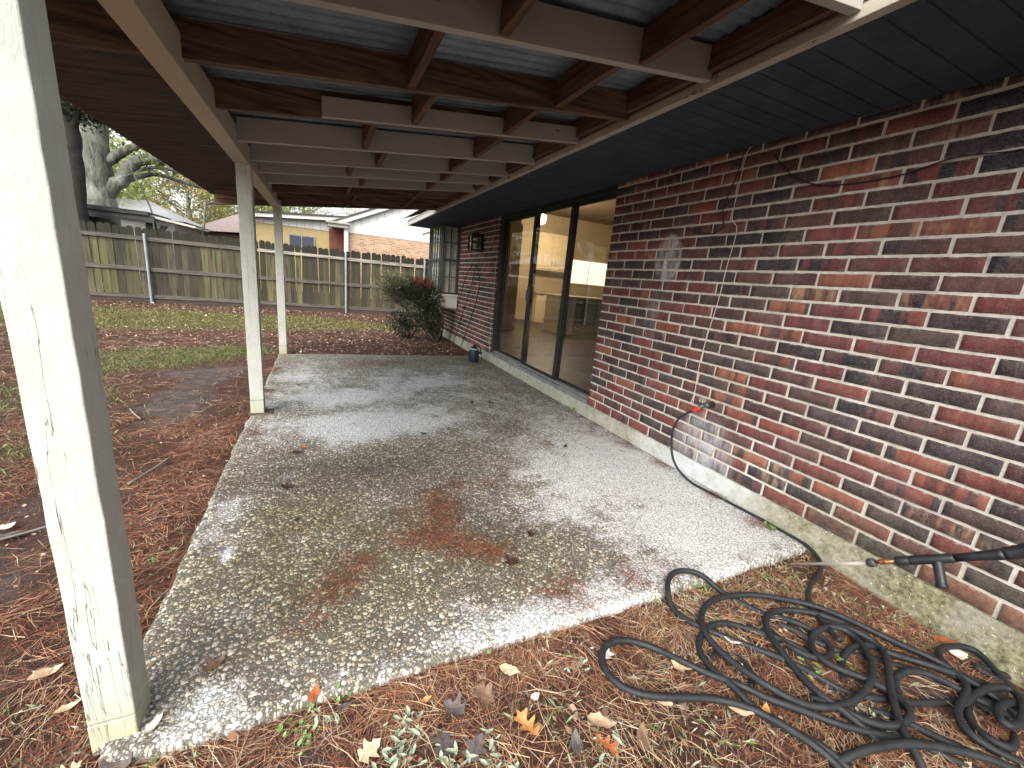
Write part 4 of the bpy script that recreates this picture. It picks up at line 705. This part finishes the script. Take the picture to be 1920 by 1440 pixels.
MB().prism([(-3.1,21.55,3.135),(1.35,21.55,3.505),(1.35,21.55,3.57),(-3.1,21.55,3.20)],(0,7,0)).build('roof',MSHING,n2)
wd_=MB().box((-1.25,21.95,1.9),(-.28,22.0,2.45)).build('window',plain('dark_window',(.05,.06,.08),.25),n2)
MB().box((-1.30,21.93,2.45),(-.23,21.99,2.50)).box((-1.30,21.93,1.9),(-1.25,21.99,2.45)).box((-.28,21.93,1.9),(-.23,21.99,2.45)).box((-.79,21.93,1.9),(-.75,21.95,2.45)).build('window_frame',plain('grey_frame',(.25,.26,.28),.5),wd_)
n3=thing('neighbour_house','house with a mauve grey hipped shingle roof behind the middle of the fence','house',(-4,24.5,0))
g=G('mauve_shingles',.9,.2); o=g.obj(); g.col(g.mix(g.ramp(g.noise(o,12,6,.7),(.3,0.),(.7,1.)),(.20,.155,.145),(.32,.26,.24))); MMAUVE=g.m
MB().add([(-5.6,24,2.25),(-1.4,24,2.55),(-1.4,30,2.55),(-5.6,30,2.25),(-3.7,26,3.4),(-2.4,26,3.55)],[(0,1,5,4),(1,2,5),(2,3,4,5),(3,0,4),(3,2,1,0)]).build('roof',MMAUVE,n3)
MB().box((-5.2,24.4,-.1),(-1.8,29.6,2.3)).build('wall',plain('brown_wall',(.2,.12,.09),.8),n3)
MB().box((-2.9,22.9,2.55),(-1.3,23.9,2.66)).build('fascia',MWHITE,n3)
shd=thing('shed','dark weathered open shed roof with a timber edge just behind the fence','shed',(-5,14.6,0))
MDARKW=wood('black_weathered_wood',(.022,.020,.018),(.07,.065,.06),grain=(.8,9,9))
MB().prism([(-8.2,14.3,2.13),(-4.05,14.3,2.10),(-4.05,14.3,2.20),(-8.2,14.3,2.23)],(0,1.9,0)).build('roof',MDARKW,shd)
MB().box((-8.2,14.35,1.93),(-3.95,14.42,2.10)).build('edge_beam',MDARKW,shd)
MB().prism([(-4.1,14.5,2.08),(-3.1,14.5,1.93),(-3.1,14.5,1.98),(-4.1,14.5,2.15)],(0,1.5,0)).build('side_roof',plain('pale_shed_edge',(.42,.42,.38),.6),shd)
for x in(-7.9,-5.9,-4.15): MB().box((x-.06,14.6,-.1),(x+.06,14.72,1.94)).build('shed_post',MDARKW,shd)
MB().prism([(-4.15,14.66,1.5),(-4.05,14.66,1.5),(-3.75,14.66,1.92),(-3.9,14.66,1.92)],(0,.08,0)).build('brace',MDARKW,shd)
gr=thing('garage','building with a pale grey metal gable roof behind the dark shed','garage',(-5.5,19,0))
MB().add([(-8.5,18,2.3),(-4.1,18,2.25),(-4.1,22,2.25),(-8.5,22,2.3),(-7.5,20,2.85),(-5.6,20,2.95),],[(0,1,5,4),(1,2,5),(2,3,4,5),(3,0,4),(3,2,1,0)]).build('roof',plain('pale_metal_roof',(.42,.42,.41),.5,var=.1),gr)
MB().box((-8.2,18.3,-.1),(-4.5,21.7,2.28)).build('wall',plain('grey_wall',(.3,.29,.27),.8),gr)
# ---------------------------------------------------------------- shrub
sb=thing('shrub','leggy leaning shrub with pale twigs and reddish tips at the far house corner','shrub',(2.25,8.6,-.05))
m=MB(); tips=[]
for k in range(16):
    a=random.uniform(-.5,.5); b0=(2.2+random.uniform(-.12,.12),8.35+random.uniform(-.2,.2),-.06); md=(2.0+random.uniform(-.25,.2),8.2+random.uniform(-.25,.25),.42+random.uniform(-.1,.15)); e=(1.5+random.uniform(-.35,.5),8.1+random.uniform(-.4,.4),.85+random.uniform(-.2,.35))
    limb(m,[b0,md,e],.020,.008,6); tips.append(e)
for k in range(150):
    e=random.choice(tips); d=Vector((random.uniform(-1,.6),random.uniform(-.7,.7),random.uniform(-.35,.8))).normalized()*random.uniform(.12,.45); limb(m,[e,(e[0]+d.x*.5,e[1]+d.y*.5,e[2]+d.z*.6),(e[0]+d.x,e[1]+d.y,e[2]+d.z*.9)],.0042,.0018,4)
for k in range(60):
    d=Vector((random.uniform(-1,-.3),random.uniform(-.4,.3),random.uniform(-.25,.7))).normalized()*random.uniform(.2,.5); e=(1.2+random.uniform(-.1,.25),8.0+random.uniform(-.2,.2),.9+random.uniform(-.15,.3)); limb(m,[e,(e[0]+d.x*.6,e[1],e[2]+d.z*.4),(e[0]+d.x,e[1]+d.y,e[2]+d.z)],.0035,.0018,4)
m.build('stems',plain('shrub_twigs',(.085,.07,.05),.9,var=.6),sb)
def ell(c,r,n): 
    u=RS.normal(size=(n,3)); u/=np.linalg.norm(u,axis=1)[:,None]; return np.array(c)+u*np.array(r)*(RS.rand(n,1)**.5)
def shrubleaf(name,P,pal,w,sz): leafcloud(name,P,None,sz,cols(len(P),pal,w),MFOL,sb,.38)
P=np.vstack([ell((1.62,8.1,.92),(.46,.4,.32),3600),ell((1.95,8.15,.66),(.32,.3,.50),3600),ell((1.35,8.05,1.0),(.35,.3,.28),1300)]); shrubleaf('leaves',P,[(.022,.032,.016),(.05,.065,.028),(.12,.14,.06),(.045,.03,.018)],[.45,.3,.15,.1],.042)
P=np.vstack([ell((1.25,8.05,1.12),(.34,.3,.2),1300),ell((1.0,8.0,.95),(.22,.2,.18),450)]); shrubleaf('pale_leaves',P,[(.25,.25,.13),(.38,.36,.22),(.16,.17,.08)],[.4,.3,.3],.036)
P=np.vstack([ell((1.72,7.95,1.12),(.26,.2,.12),700)]); shrubleaf('red_leaves',P,[(.22,.06,.03),(.13,.04,.025)],[.6,.4],.04)
P=ell((1.55,8.5,.30),(.42,.35,.30),1700); 
lw=thing('low_bush','low dense dark green bush at the foot of the leaning shrub','shrub',(1.7,8.7,-.05)); leafcloud('leaves',P,None,.05,cols(len(P),[(.015,.03,.02),(.03,.05,.032),(.05,.075,.045)],[.4,.4,.2]),MFOL,lw,.4)
m=MB()
for k in range(14): limb(m,[(1.6+random.uniform(-.1,.1),8.5,-.05),(1.55+random.uniform(-.2,.2),8.5,.15),(1.55+random.uniform(-.35,.35),8.5+random.uniform(-.3,.3),.3+random.uniform(0,.2))],.008,.003,5)
m.build('stems',MBARKD,lw)
# ---------------------------------------------------------------- pine straw, grass, litter
g=G('needle_material',.75,.3); g.col(g.attr('col')); MNEED=g.m
def needles(name,X,Y,Z,ang,length,width,C,mat=MNEED,lift=.012):
    n=len(X); d=np.stack([np.cos(ang),np.sin(ang)],1); s=np.stack([-np.sin(ang),np.cos(ang)],1); bend=RS.normal(0,.09,n)*length
    T=[0,.5,1.]; V=np.zeros((n,6,3)); zt=RS.uniform(0,lift,(n,3)); tilt=RS.normal(0,.35,n)
    for k,t in enumerate(T):
        cx=X+d[:,0]*length*(t-.5)+s[:,0]*bend*(4*(t-.5)**2); cy=Y+d[:,1]*length*(t-.5)+s[:,1]*bend*(4*(t-.5)**2); w=width*(1 if t<1 else .3)
        for e,sg in enumerate((-1,1)):
            V[:,k*2+e,0]=cx+sg*s[:,0]*w/2; V[:,k*2+e,1]=cy+sg*s[:,1]*w/2; V[:,k*2+e,2]=Z+zt[:,k]+sg*w*.5*tilt
    i=np.arange(n)[:,None]*6; F=np.vstack([i+np.array([0,2,3,1]),i+np.array([2,4,5,3])]); C=np.repeat(C,6,axis=0)
    return fastmesh(name,V.reshape(-1,3),F,{'col':C},mat)
def sample(n,x0,x1,y0,y1,wf,excl=True):
    X=[];Y=[]
    while sum(map(len,X))<n:
        x=RS.uniform(x0,x1,n);y=RS.uniform(y0,y1,n);w=wf(x,y)
        if excl: w=np.where((x>-.575)&(y>1.085)&(y<6.61)|(x>2.46),0,w)
        k=RS.rand(n)<w; X.append(x[k]);Y.append(y[k])
    return np.concatenate(X)[:n],np.concatenate(Y)[:n]
NP=[(.36,.14,.06),(.24,.085,.04),(.13,.05,.032),(.50,.35,.22),(.065,.032,.024),(.42,.21,.10)]
sets=[(26000,-.9,2.5,.0,1.5,.12,.0013),(17000,-2.2,-.5,.9,4.0,.11,.0018),(9000,-4.5,-.5,4,7.5,.12,.0026),(7000,-6,2.4,6.6,9.6,.13,.004)]
XX=[];YY=[];LL=[];WW=[]
for n,a,b_,c_,d_,L,w in sets:
    x,y=sample(n,a,b_,c_,d_,lambda x,y:np.clip(zones(x,y)[2]*(.1+1.9*vnoise(x,y,5,51)**2*(.4+1.2*vnoise(x,y,1.7,57)))*1.6,0.02,1)); XX.append(x);YY.append(y);LL.append(RS.uniform(.55,1.25,n)*L);WW.append(np.full(n,w))
x=np.concatenate(XX);y=np.concatenate(YY);L=np.concatenate(LL);w=np.concatenate(WW)
ang=vnoise(x,y,3.1,61)*9+RS.normal(0,.75,len(x)); pale=fbm(x,y,2.5,71)
C=cols(len(x),NP,[.17,.22,.24,.11,.18,.08],.3)*(.5+.85*pale)[:,None]; C=C*.86+C.mean(1)[:,None]*.14; C=np.where((y>4)[:,None],C*.75+C.mean(1)[:,None]*.2,C)
kind(needles('pine_straw',x,y,gz(x,y),ang,L,w,C,lift=.022),'stuff')
x,y=sample(3300,-.9,2.45,.05,1.5,lambda x,y:np.clip(fbm(x,y,3.3,131)*2.2-.75,.04,1))
ang=vnoise(x,y,2.1,161)*9+RS.normal(0,.6,len(x)); kind(needles('pale_straw',x,y,gz(x,y)+.006,ang,RS.uniform(.06,.15,len(x)),.0013,cols(len(x),[(.50,.34,.20),(.42,.22,.11),(.60,.50,.37)],[.4,.4,.2],.2),lift=.022),'stuff')
# clumps of needles on the slab
CL=[(.587,2.18,.05,160),(.6,2.044,.07,330),(.584,1.905,.07,320),(.464,1.796,.07,300),(.328,1.787,.06,140),(.384,2.0,.06,90),(.548,1.737,.07,260),(.64,1.644,.07,300),(.739,1.583,.06,240),(.156,1.677,.05,120),(.056,1.593,.06,170),(.011,1.52,.06,140),(-.06,1.38,.05,70),(.757,2.263,.05,120),(.937,2.217,.07,140),(1.089,2.318,.05,70),(.925,1.712,.1,40),(.644,5.98,.16,200),(1.0,6.05,.13,150),(.419,5.727,.12,110),(-.14,5.62,.14,70),(.892,1.249,.07,110),(1.284,1.19,.06,150),(1.309,1.296,.06,90),(.967,1.32,.08,90),(.975,1.14,.08,110),(.104,1.714,.06,50),(1.5,1.15,.1,100),(2.40,2.6,.06,160),(2.42,2.2,.05,150),(2.42,1.7,.05,170),(2.40,3.1,.06,120),(2.38,1.35,.05,140),(1.7,3.8,.3,60),(1.2,2.8,.5,70),(.3,1.3,.3,60),(1.5,2.2,.5,90),(.2,2.3,.4,40),(-.52,2.6,.05,50),(-.53,4.6,.04,120),(-.5,3.4,.05,80),(-.53,5.6,.05,130),(.5,1.12,.3,80),(2.2,2.9,.2,80)]
CL=[(a,b_,r*1.05,int(n*.95)) for a,b_,r,n in CL]
xs_=np.concatenate([RS.normal(a,r*.9,n) for a,b_,r,n in CL]); ys_=np.concatenate([RS.normal(b_,r*.75,n) for a,b_,r,n in CL]); k=(xs_<2.45)&(xs_>-.56)&(ys_>1.11)&(ys_<6.58); xs_=xs_[k];ys_=ys_[k]
C=cols(len(xs_),[(.22,.075,.035),(.13,.045,.028),(.34,.17,.09),(.07,.03,.02)],[.35,.3,.12,.23])
kind(needles('needle_clumps',xs_,ys_,np.full(len(xs_),.003),RS.uniform(0,6.3,len(xs_)),RS.uniform(.03,.09,len(xs_)),np.where(ys_>4.5,.0028,.00125),C,lift=.010),'stuff')
# grass
def blades(n,x0,x1,y0,y1,wf,h,w,pal,pw,name):
    x,y=sample(n,x0,x1,y0,y1,wf); a=RS.uniform(0,6.3,n); hh=h*RS.uniform(.4,1.2,n); ln=RS.normal(0,.6,(n,2))*hh[:,None]; z=gz(x,y)
    dx=np.cos(a)*w/2;dy=np.sin(a)*w/2; V=np.zeros((n,4,3)); V[:,0]=np.stack([x-dx,y-dy,z-.003],1);V[:,1]=np.stack([x+dx,y+dy,z-.003],1)
    V[:,2]=np.stack([x+ln[:,0]*.5+dx*.8,y+ln[:,1]*.5+dy*.8,z+hh*.62],1);V[:,3]=np.stack([x+ln[:,0]*1.1,y+ln[:,1]*1.1,z+hh*.85],1)
    return x,y,V,cols(n,pal,pw)
Vs=[];Cs=[]
for a in ((19000,-8,2.3,6.5,12.9,lambda x,y:zones(x,y)[0]**1.3,.045,.011,[(.17,.185,.06),(.27,.26,.10),(.10,.12,.04),(.30,.21,.11)],[.35,.25,.2,.2]),
          (9000,-3.8,-.7,2.0,7.2,lambda x,y:zones(x,y)[0]**1.3+.01,.04,.006,[(.14,.17,.06),(.22,.24,.10),(.27,.24,.15)],[.4,.3,.3]),
          (4200,-1.5,2.4,.1,1.4,lambda x,y:np.clip(fbm(x,y,3.,91)-.40,0,1)*3,.032,.0042,[(.26,.30,.18),(.42,.45,.32),(.18,.26,.08),(.55,.52,.40)],[.3,.3,.2,.2])):
    x,y,V,C=blades(*a,'g'); Vs.append(V.reshape(-1,3)); Cs.append(np.repeat(C,4,axis=0))
V=np.vstack(Vs); F=np.arange(len(V)).reshape(-1,4); kind(fastmesh('grass',V,F,{'col':np.vstack(Cs)},MFOL),'stuff')
# far leaf litter
x,y=sample(9500,-7,2.35,6.7,13.0,lambda x,y:np.clip(.25+.7*gauss(x,y,1.0,8.8,1.9,2.2)+.5*gauss(x,y,-2,12.4,5,.5)-zones(x,y)[0]*.05,0,1)); n=len(x)
x2,y2=sample(4200,-3.5,2.4,.1,6.6,lambda x,y:np.full(len(x),.5)); x=np.concatenate([x,x2]);y=np.concatenate([y,y2]); x3,y3=sample(230,-1.3,2.4,.1,1.5,lambda x,y:np.clip(fbm(x,y,2.2,191)*1.6-.4,.05,1)); x=np.concatenate([x,x3]);y=np.concatenate([y,y3]); sz=np.concatenate([np.full(n,.045),np.full(len(x2),.017),np.full(len(x3),.032)])
P=np.stack([x,y,gz(x,y)+.008+RS.rand(len(x))*.012],1); a=RS.uniform(0,6.3,len(x)); s=sz*RS.uniform(.5,1.2,len(x)); tl=RS.normal(0,.35,(len(x),2))
dx=np.stack([np.cos(a),np.sin(a),tl[:,0]],1)*s[:,None]/2; dy=np.stack([-np.sin(a),np.cos(a),tl[:,1]],1)*s[:,None]*.32
V=np.stack([P-dx,P-dy,P+dx,P+dy],1).reshape(-1,3); C=cols(len(x),[(.33,.22,.14),(.17,.095,.065),(.11,.065,.05),(.50,.41,.31),(.22,.12,.065)],[.22,.27,.21,.14,.16]); 
kind(fastmesh('leaf_litter',V,np.arange(len(V)).reshape(-1,4),{'col':np.repeat(C,4,axis=0)},MNEED),'stuff')
# ---------------------------------------------------------------- single leaves and weeds
def leafmesh(shape,size,curl,seed):
    r=random.Random(seed)
    if shape=='oak': pr=[(0,.01),(.10,.05),(.18,.20),(.25,.22),(.30,.07),(.38,.10),(.48,.34),(.55,.36),(.58,.10),(.66,.11),(.78,.30),(.84,.26),(.86,.08),(.93,.05),(1.,.0)]
    elif shape=='maple': pr=[(0,.01),(.08,.10),(.16,.36),(.24,.30),(.34,.20),(.44,.40),(.56,.52),(.60,.30),(.70,.18),(.80,.24),(.86,.14),(.93,.07),(1,.0)]
    else: pr=[(t,.26*math.sin(math.pi*min(1,t**.8))+.0) for t in np.linspace(0,1,11)]
    n=len(pr);V=[];
    for t,w in pr:
        wl=w*r.uniform(.8,1.15);wr=w*r.uniform(.8,1.15)
        for sgn,ww in((-1,wl),(-.5,wl*.5),(0,0),(.5,wr*.5),(1,wr)):
            xx=(t-.5); yy=(ww if sgn>0 else -ww); V.append((xx*size,yy*size,size*(curl*(yy*yy)*2.2+curl*.9*xx*xx+.02*math.sin(t*9+seed))+.002))
    F=[(k*5+i,(k+1)*5+i,(k+1)*5+i+1,k*5+i+1) for k in range(n-1) for i in range(4)]
    return V,F
def leafmat(name,a,b_,rough=.7):
    g=G(name,rough,.3); o=g.obj(); g.col(g.mix(g.ramp(g.noise(o,70,5,.7),(.35,0.),(.65,1.)),a,b_)); g.bump(g.noise(o,150,4),.4,.002); return g.m
LM={'orange':leafmat('orange_leaf',(.42,.17,.05),(.62,.32,.12)),'tan':leafmat('tan_leaf',(.45,.30,.18),(.66,.50,.34)),'grey':leafmat('grey_leaf',(.06,.05,.048),(.14,.115,.105),.6),'rust':leafmat('rust_leaf',(.22,.06,.025),(.42,.14,.05)),'pale':leafmat('pale_leaf',(.55,.48,.42),(.75,.70,.64)),'dark':leafmat('dark_wet_leaf',(.022,.012,.010),(.06,.03,.022),.4),'brown':leafmat('brown_leaf',(.10,.055,.035),(.20,.12,.08))}
LV=[('orange','oak',.10,(.539,.80),1.9,'orange spiky lobed oak leaf at the bottom centre in front of the slab'),
('tan','leaf',.075,(.562,.984),-.5,'rounded tan leaf with an orange edge in the straw in front of the slab'),
('pale','leaf',.045,(.60,.87),.4,'small whitish leaf just above the orange oak leaf'),
('grey','maple',.085,(.292,.845),1.2,'large dark grey curled leaf left of the orange oak leaf'),
('grey','maple',.08,(.375,.80),.7,'dark grey leaf with pale veins at the bottom edge of the photo'),
('grey','maple',.08,(.348,.925),2.2,'grey brown curled leaf between the slab edge and the weeds'),
('rust','leaf',.06,(-.041,1.105),1.2,'rust brown narrow leaf leaning on the slab edge'),
('grey','leaf',.045,(.04,1.045),.3,'oval silvery leaf lying near the slab edge beside green weeds'),
('orange','leaf',.035,(.279,.989),.1,'small bright orange leaf in the straw before the slab'),
('rust','oak',.08,(.735,.672),-.9,'rust red folded leaf at the bottom edge right of the orange oak leaf'),
('tan','leaf',.10,(.76,.73),-.4,'broad pale tan leaf half buried in straw left of the hose tail'),
('brown','leaf',.08,(.857,.651),.9,'brown leaf at the bottom edge beside the hose'),
('grey','leaf',.07,(.653,.705),1.1,'black folded leaf at the bottom edge under the straw'),
('pale','maple',.06,(.93,.93),.9,'pale pinkish lobed leaf beside the outer hose loop'),
('pale','leaf',.07,(1.448,.80),-.7,'white bleached leaf inside the hose loops'),
('tan','maple',.08,(1.162,.80),.2,'curled tan leaf under the leftmost hose loop'),
('tan','oak',.07,(1.35,.70),2.0,'tan leaf with brown spots between two hose strands'),
('orange','leaf',.05,(1.31,.57),.5,'small brown orange leaf resting against the hose'),
('tan','leaf',.08,(1.226,.60),-.9,'long tan leaf just below the left hose loops'),
('rust','leaf',.07,(1.45,.53),-.6,'reddish leaf lying inside the central hose loop'),
('pale','leaf',.10,(2.37,.45),-.3,'whitish leaf at the foot of the wall above the hose end'),
('rust','leaf',.11,(2.42,.50),-.7,'long brown leaf against the foundation at the right'),
('tan','oak',.06,(-.60,1.105),.8,'tan rounded leaf against the foot of the near post'),
('grey','maple',.09,(-.50,1.07),.9,'grey crumpled leaf at the bottom of the near post'),
('tan','leaf',.08,(-.79,1.463),.7,'tan leaf in the straw left of the near post'),
('tan','leaf',.06,(-.676,1.308),.3,'pale leaf closest to the left side of the near post'),
('grey','leaf',.11,(-1.287,2.346),.1,'dark grey leaf by the left edge of the photo'),
('pale','leaf',.09,(-1.33,2.42),1.3,'pale grey leaf at the left edge of the photo'),
('pale','leaf',.06,(-.44,1.155),1.1,'narrow cream leaf wedged between the near post and slab'),
('tan','maple',.07,(.10,.90),.5,'tan leaf among the weeds below the slab'),
('brown','maple',.08,(.45,.93),-1.0,'dark brown leaf in the straw just above the tan rounded leaf'),
('tan','leaf',.07,(1.0,.72),2.2,'pale brown leaf left of the hose bottom loop'),
('dark','maple',.075,(-.197,2.474),.2,'dark wet leaf alone on the left half of the slab'),
('dark','maple',.085,(.791,1.475),.5,'largest dark wet leaf on the slab near its front'),
('dark','maple',.06,(.978,1.65),1.2,'small dark leaf behind the largest one on the slab'),
('brown','maple',.07,(-.328,1.308),.9,'flat brown leaf on the slab next to the near post'),
('dark','leaf',.07,(-.172,2.97),.2,'dark leaf on the slab left of its middle'),
('rust','leaf',.06,(-.14,3.05),.0,'reddish leaf beside a dark leaf on the slab'),
('dark','leaf',.07,(-.24,4.812),.1,'dark leaf on the slab near the middle post'),
('dark','maple',.07,(.747,3.149),.7,'dark leaf in the centre of the whitened slab'),
('dark','leaf',.08,(1.731,4.516),.3,'dark leaf on the slab in front of the left door pane'),
('dark','leaf',.07,(1.439,3.958),1.2,'dark leaf left of a pair on the back right of the slab'),
('dark','maple',.08,(1.628,3.895),.2,'dark leaf right of a pair on the back right of the slab'),
('dark','leaf',.06,(1.428,3.601),.2,'dark leaf on the slab opposite the right door pane'),
('dark','leaf',.06,(1.814,2.665),.9,'dark leaf on the slab close to the tap'),
('dark','leaf',.05,(-.131,2.108),1.2,'small dark scrap on the olive part of the slab')]
for i,(c,sh_,sz,(x,y),a,lab) in enumerate(LV):
    onslab=(x>-.566 and x<W and y>1.093 and y<6.6); V,F=leafmesh(sh_,sz,random.uniform(.15,.7),i); o=MB().add(V,F).build('fallen_leaf',LM[c],None,True)
    o.location=(x,y,(.004 if onslab else float(gz(x,y))+.020)); o.rotation_euler=(random.uniform(-.2,.2),random.uniform(-.2,.2),a); tag(o,lab,'leaf','fallen leaves')
g=G('weed_leaf',.5,.35); o=g.obj(); g.col(g.mix(g.ramp(g.noise(o,60,4),(.35,0.),(.65,1.)),(.09,.17,.04),(.24,.36,.12))); MWEED=g.m
g=G('sage_weed_leaf',.6,.3); o=g.obj(); g.col(g.mix(g.ramp(g.noise(o,60,4),(.35,0.),(.65,1.)),(.20,.26,.17),(.42,.48,.36))); MSAGE=g.m
def weed(x,y,s,n,mat,lab,z=None):
    m=MB(); z=float(gz(x,y)) if z is None else z; stems=MB()
    for k in range(n):
        a=random.uniform(0,6.28); rr=random.uniform(.2,1.)*s; L=s*random.uniform(.22,.5); V,F=leafmesh('leaf',L,.5,k); q=Matrix.Translation((math.cos(a)*rr,math.sin(a)*rr,random.uniform(.012,.035)))@Matrix.Rotation(random.uniform(0,6.28),4,'Z')@Matrix.Rotation(random.uniform(-.5,.3),4,'Y'); asp=1.3 if mat is MWEED else .75; m.add([q@Vector((p[0]*1.15,p[1]*asp,p[2])) for p in V],F)
        stems.tube([(0,0,-.01),(math.cos(a)*rr*.6,math.sin(a)*rr*.6,.012),(math.cos(a)*rr,math.sin(a)*rr,.02)],.0011,4)
    t=thing('weed',lab,'weed',(x,y,z),'small green weeds'); o=m.build('leaves',mat,None,True); o.parent=t; o2=stems.build('stem',mat,None); o2.parent=t
WD=[(-.083,1.05,.05,9,0,'bright green weed against the slab edge near its left corner'),(-.026,1.04,.06,10,1,'sage green weed just right of the bright one at the slab edge'),(.04,1.085,.045,7,0,'weed with taller leaves touching the slab edge beside the rust leaf'),(-.05,.985,.04,6,0,'small weed alone on the bare mud patch'),(.20,.91,.07,14,1,'spreading sage weed below the middle of the slab edge'),(.17,.84,.08,18,1,'large sage weed patch at the bottom of the photo'),(.30,.78,.07,14,1,'sage weed beside the dark grey leaf at the bottom edge'),(.44,.77,.07,12,1,'sage weed left of the orange oak leaf'),(-.623,2.02,.045,3,0,'bright green broad leaved seedling on the mud left of the slab'),(-.68,1.975,.035,4,0,'tiny weed next to the broad leaved seedling'),(-.43,1.085,.035,4,0,'round leaved green weed at the foot of the near post'),(-.33,1.05,.04,5,1,'sage weed between the near post and the slab corner'),(1.46,1.05,.05,8,1,'weed inside the upper left hose loop'),(1.59,1.075,.045,8,0,'weed under the hose at the slab corner'),(1.95,1.03,.04,4,0,'bright green upright leaf by the tip of the lance'),(1.87,.96,.04,6,1,'pale weed below the tip of the lance'),(2.40,1.28,.05,14,0,'bright green clover clump at the foot of the wall'),(2.40,1.60,.03,7,0,'small green tuft against the foundation beside the hose'),(2.36,.66,.05,6,1,'faint weed at the base of the foundation'),(2.26,.53,.035,4,0,'little green leaf on the straw near the wall'),(.743,1.07,.04,7,1,'weed at the slab edge right of centre'),(.51,1.10,.04,5,0,'weed sprout at the slab edge before the tan leaf'),(.09,1.08,.035,4,0,'two leaved sprout at the slab edge'),(.74,.615,.09,12,1,'grassy sage weed at the very bottom right of centre'),(1.62,.62,.06,9,0,'green weed inside the central hose loop'),(1.80,.57,.05,6,0,'weed showing through the right hose loops'),(2.43,3.55,.07,16,0,'green weeds at the base of the sill near the right door pane'),(.80,.93,.05,7,1,'sage weed left of the outermost hose loop'),(-.9,1.9,.05,6,1,'faded weed on the bare ground left of the near post'),(1.66,.42,.07,16,1,'pale grassy tuft between the lower hose strands')]
for x,y,s,n,t,lab in WD: weed(x,y,s,n,(MWEED,MSAGE)[t],lab,(.0 if (y>1.1 and x>2.3) else None))
# twigs
MT=plain('grey_twig',(.22,.20,.18),.9,var=.3)
for pts,lab in (([(-1.55,2.2,-.015),(-1.35,2.28,-.01),(-1.2,2.36,-.012),(-1.0,2.5,-.012)],'grey stick lying on the ground at the left edge'),([(-1.45,4.2,-.015),(-1.38,4.05,-.008),(-1.30,3.92,-.012)],'short stick on the bare ground beyond the near post'),([(-1.0,2.75,-.01),(-.93,2.95,-.006),(-.9,3.1,-.01)],'thin stick on the mud left of the slab')):
    tag(MB().tube(smooth(cr(pts,5),1),.006,6).build('stick',MT,None,True),lab,'stick')
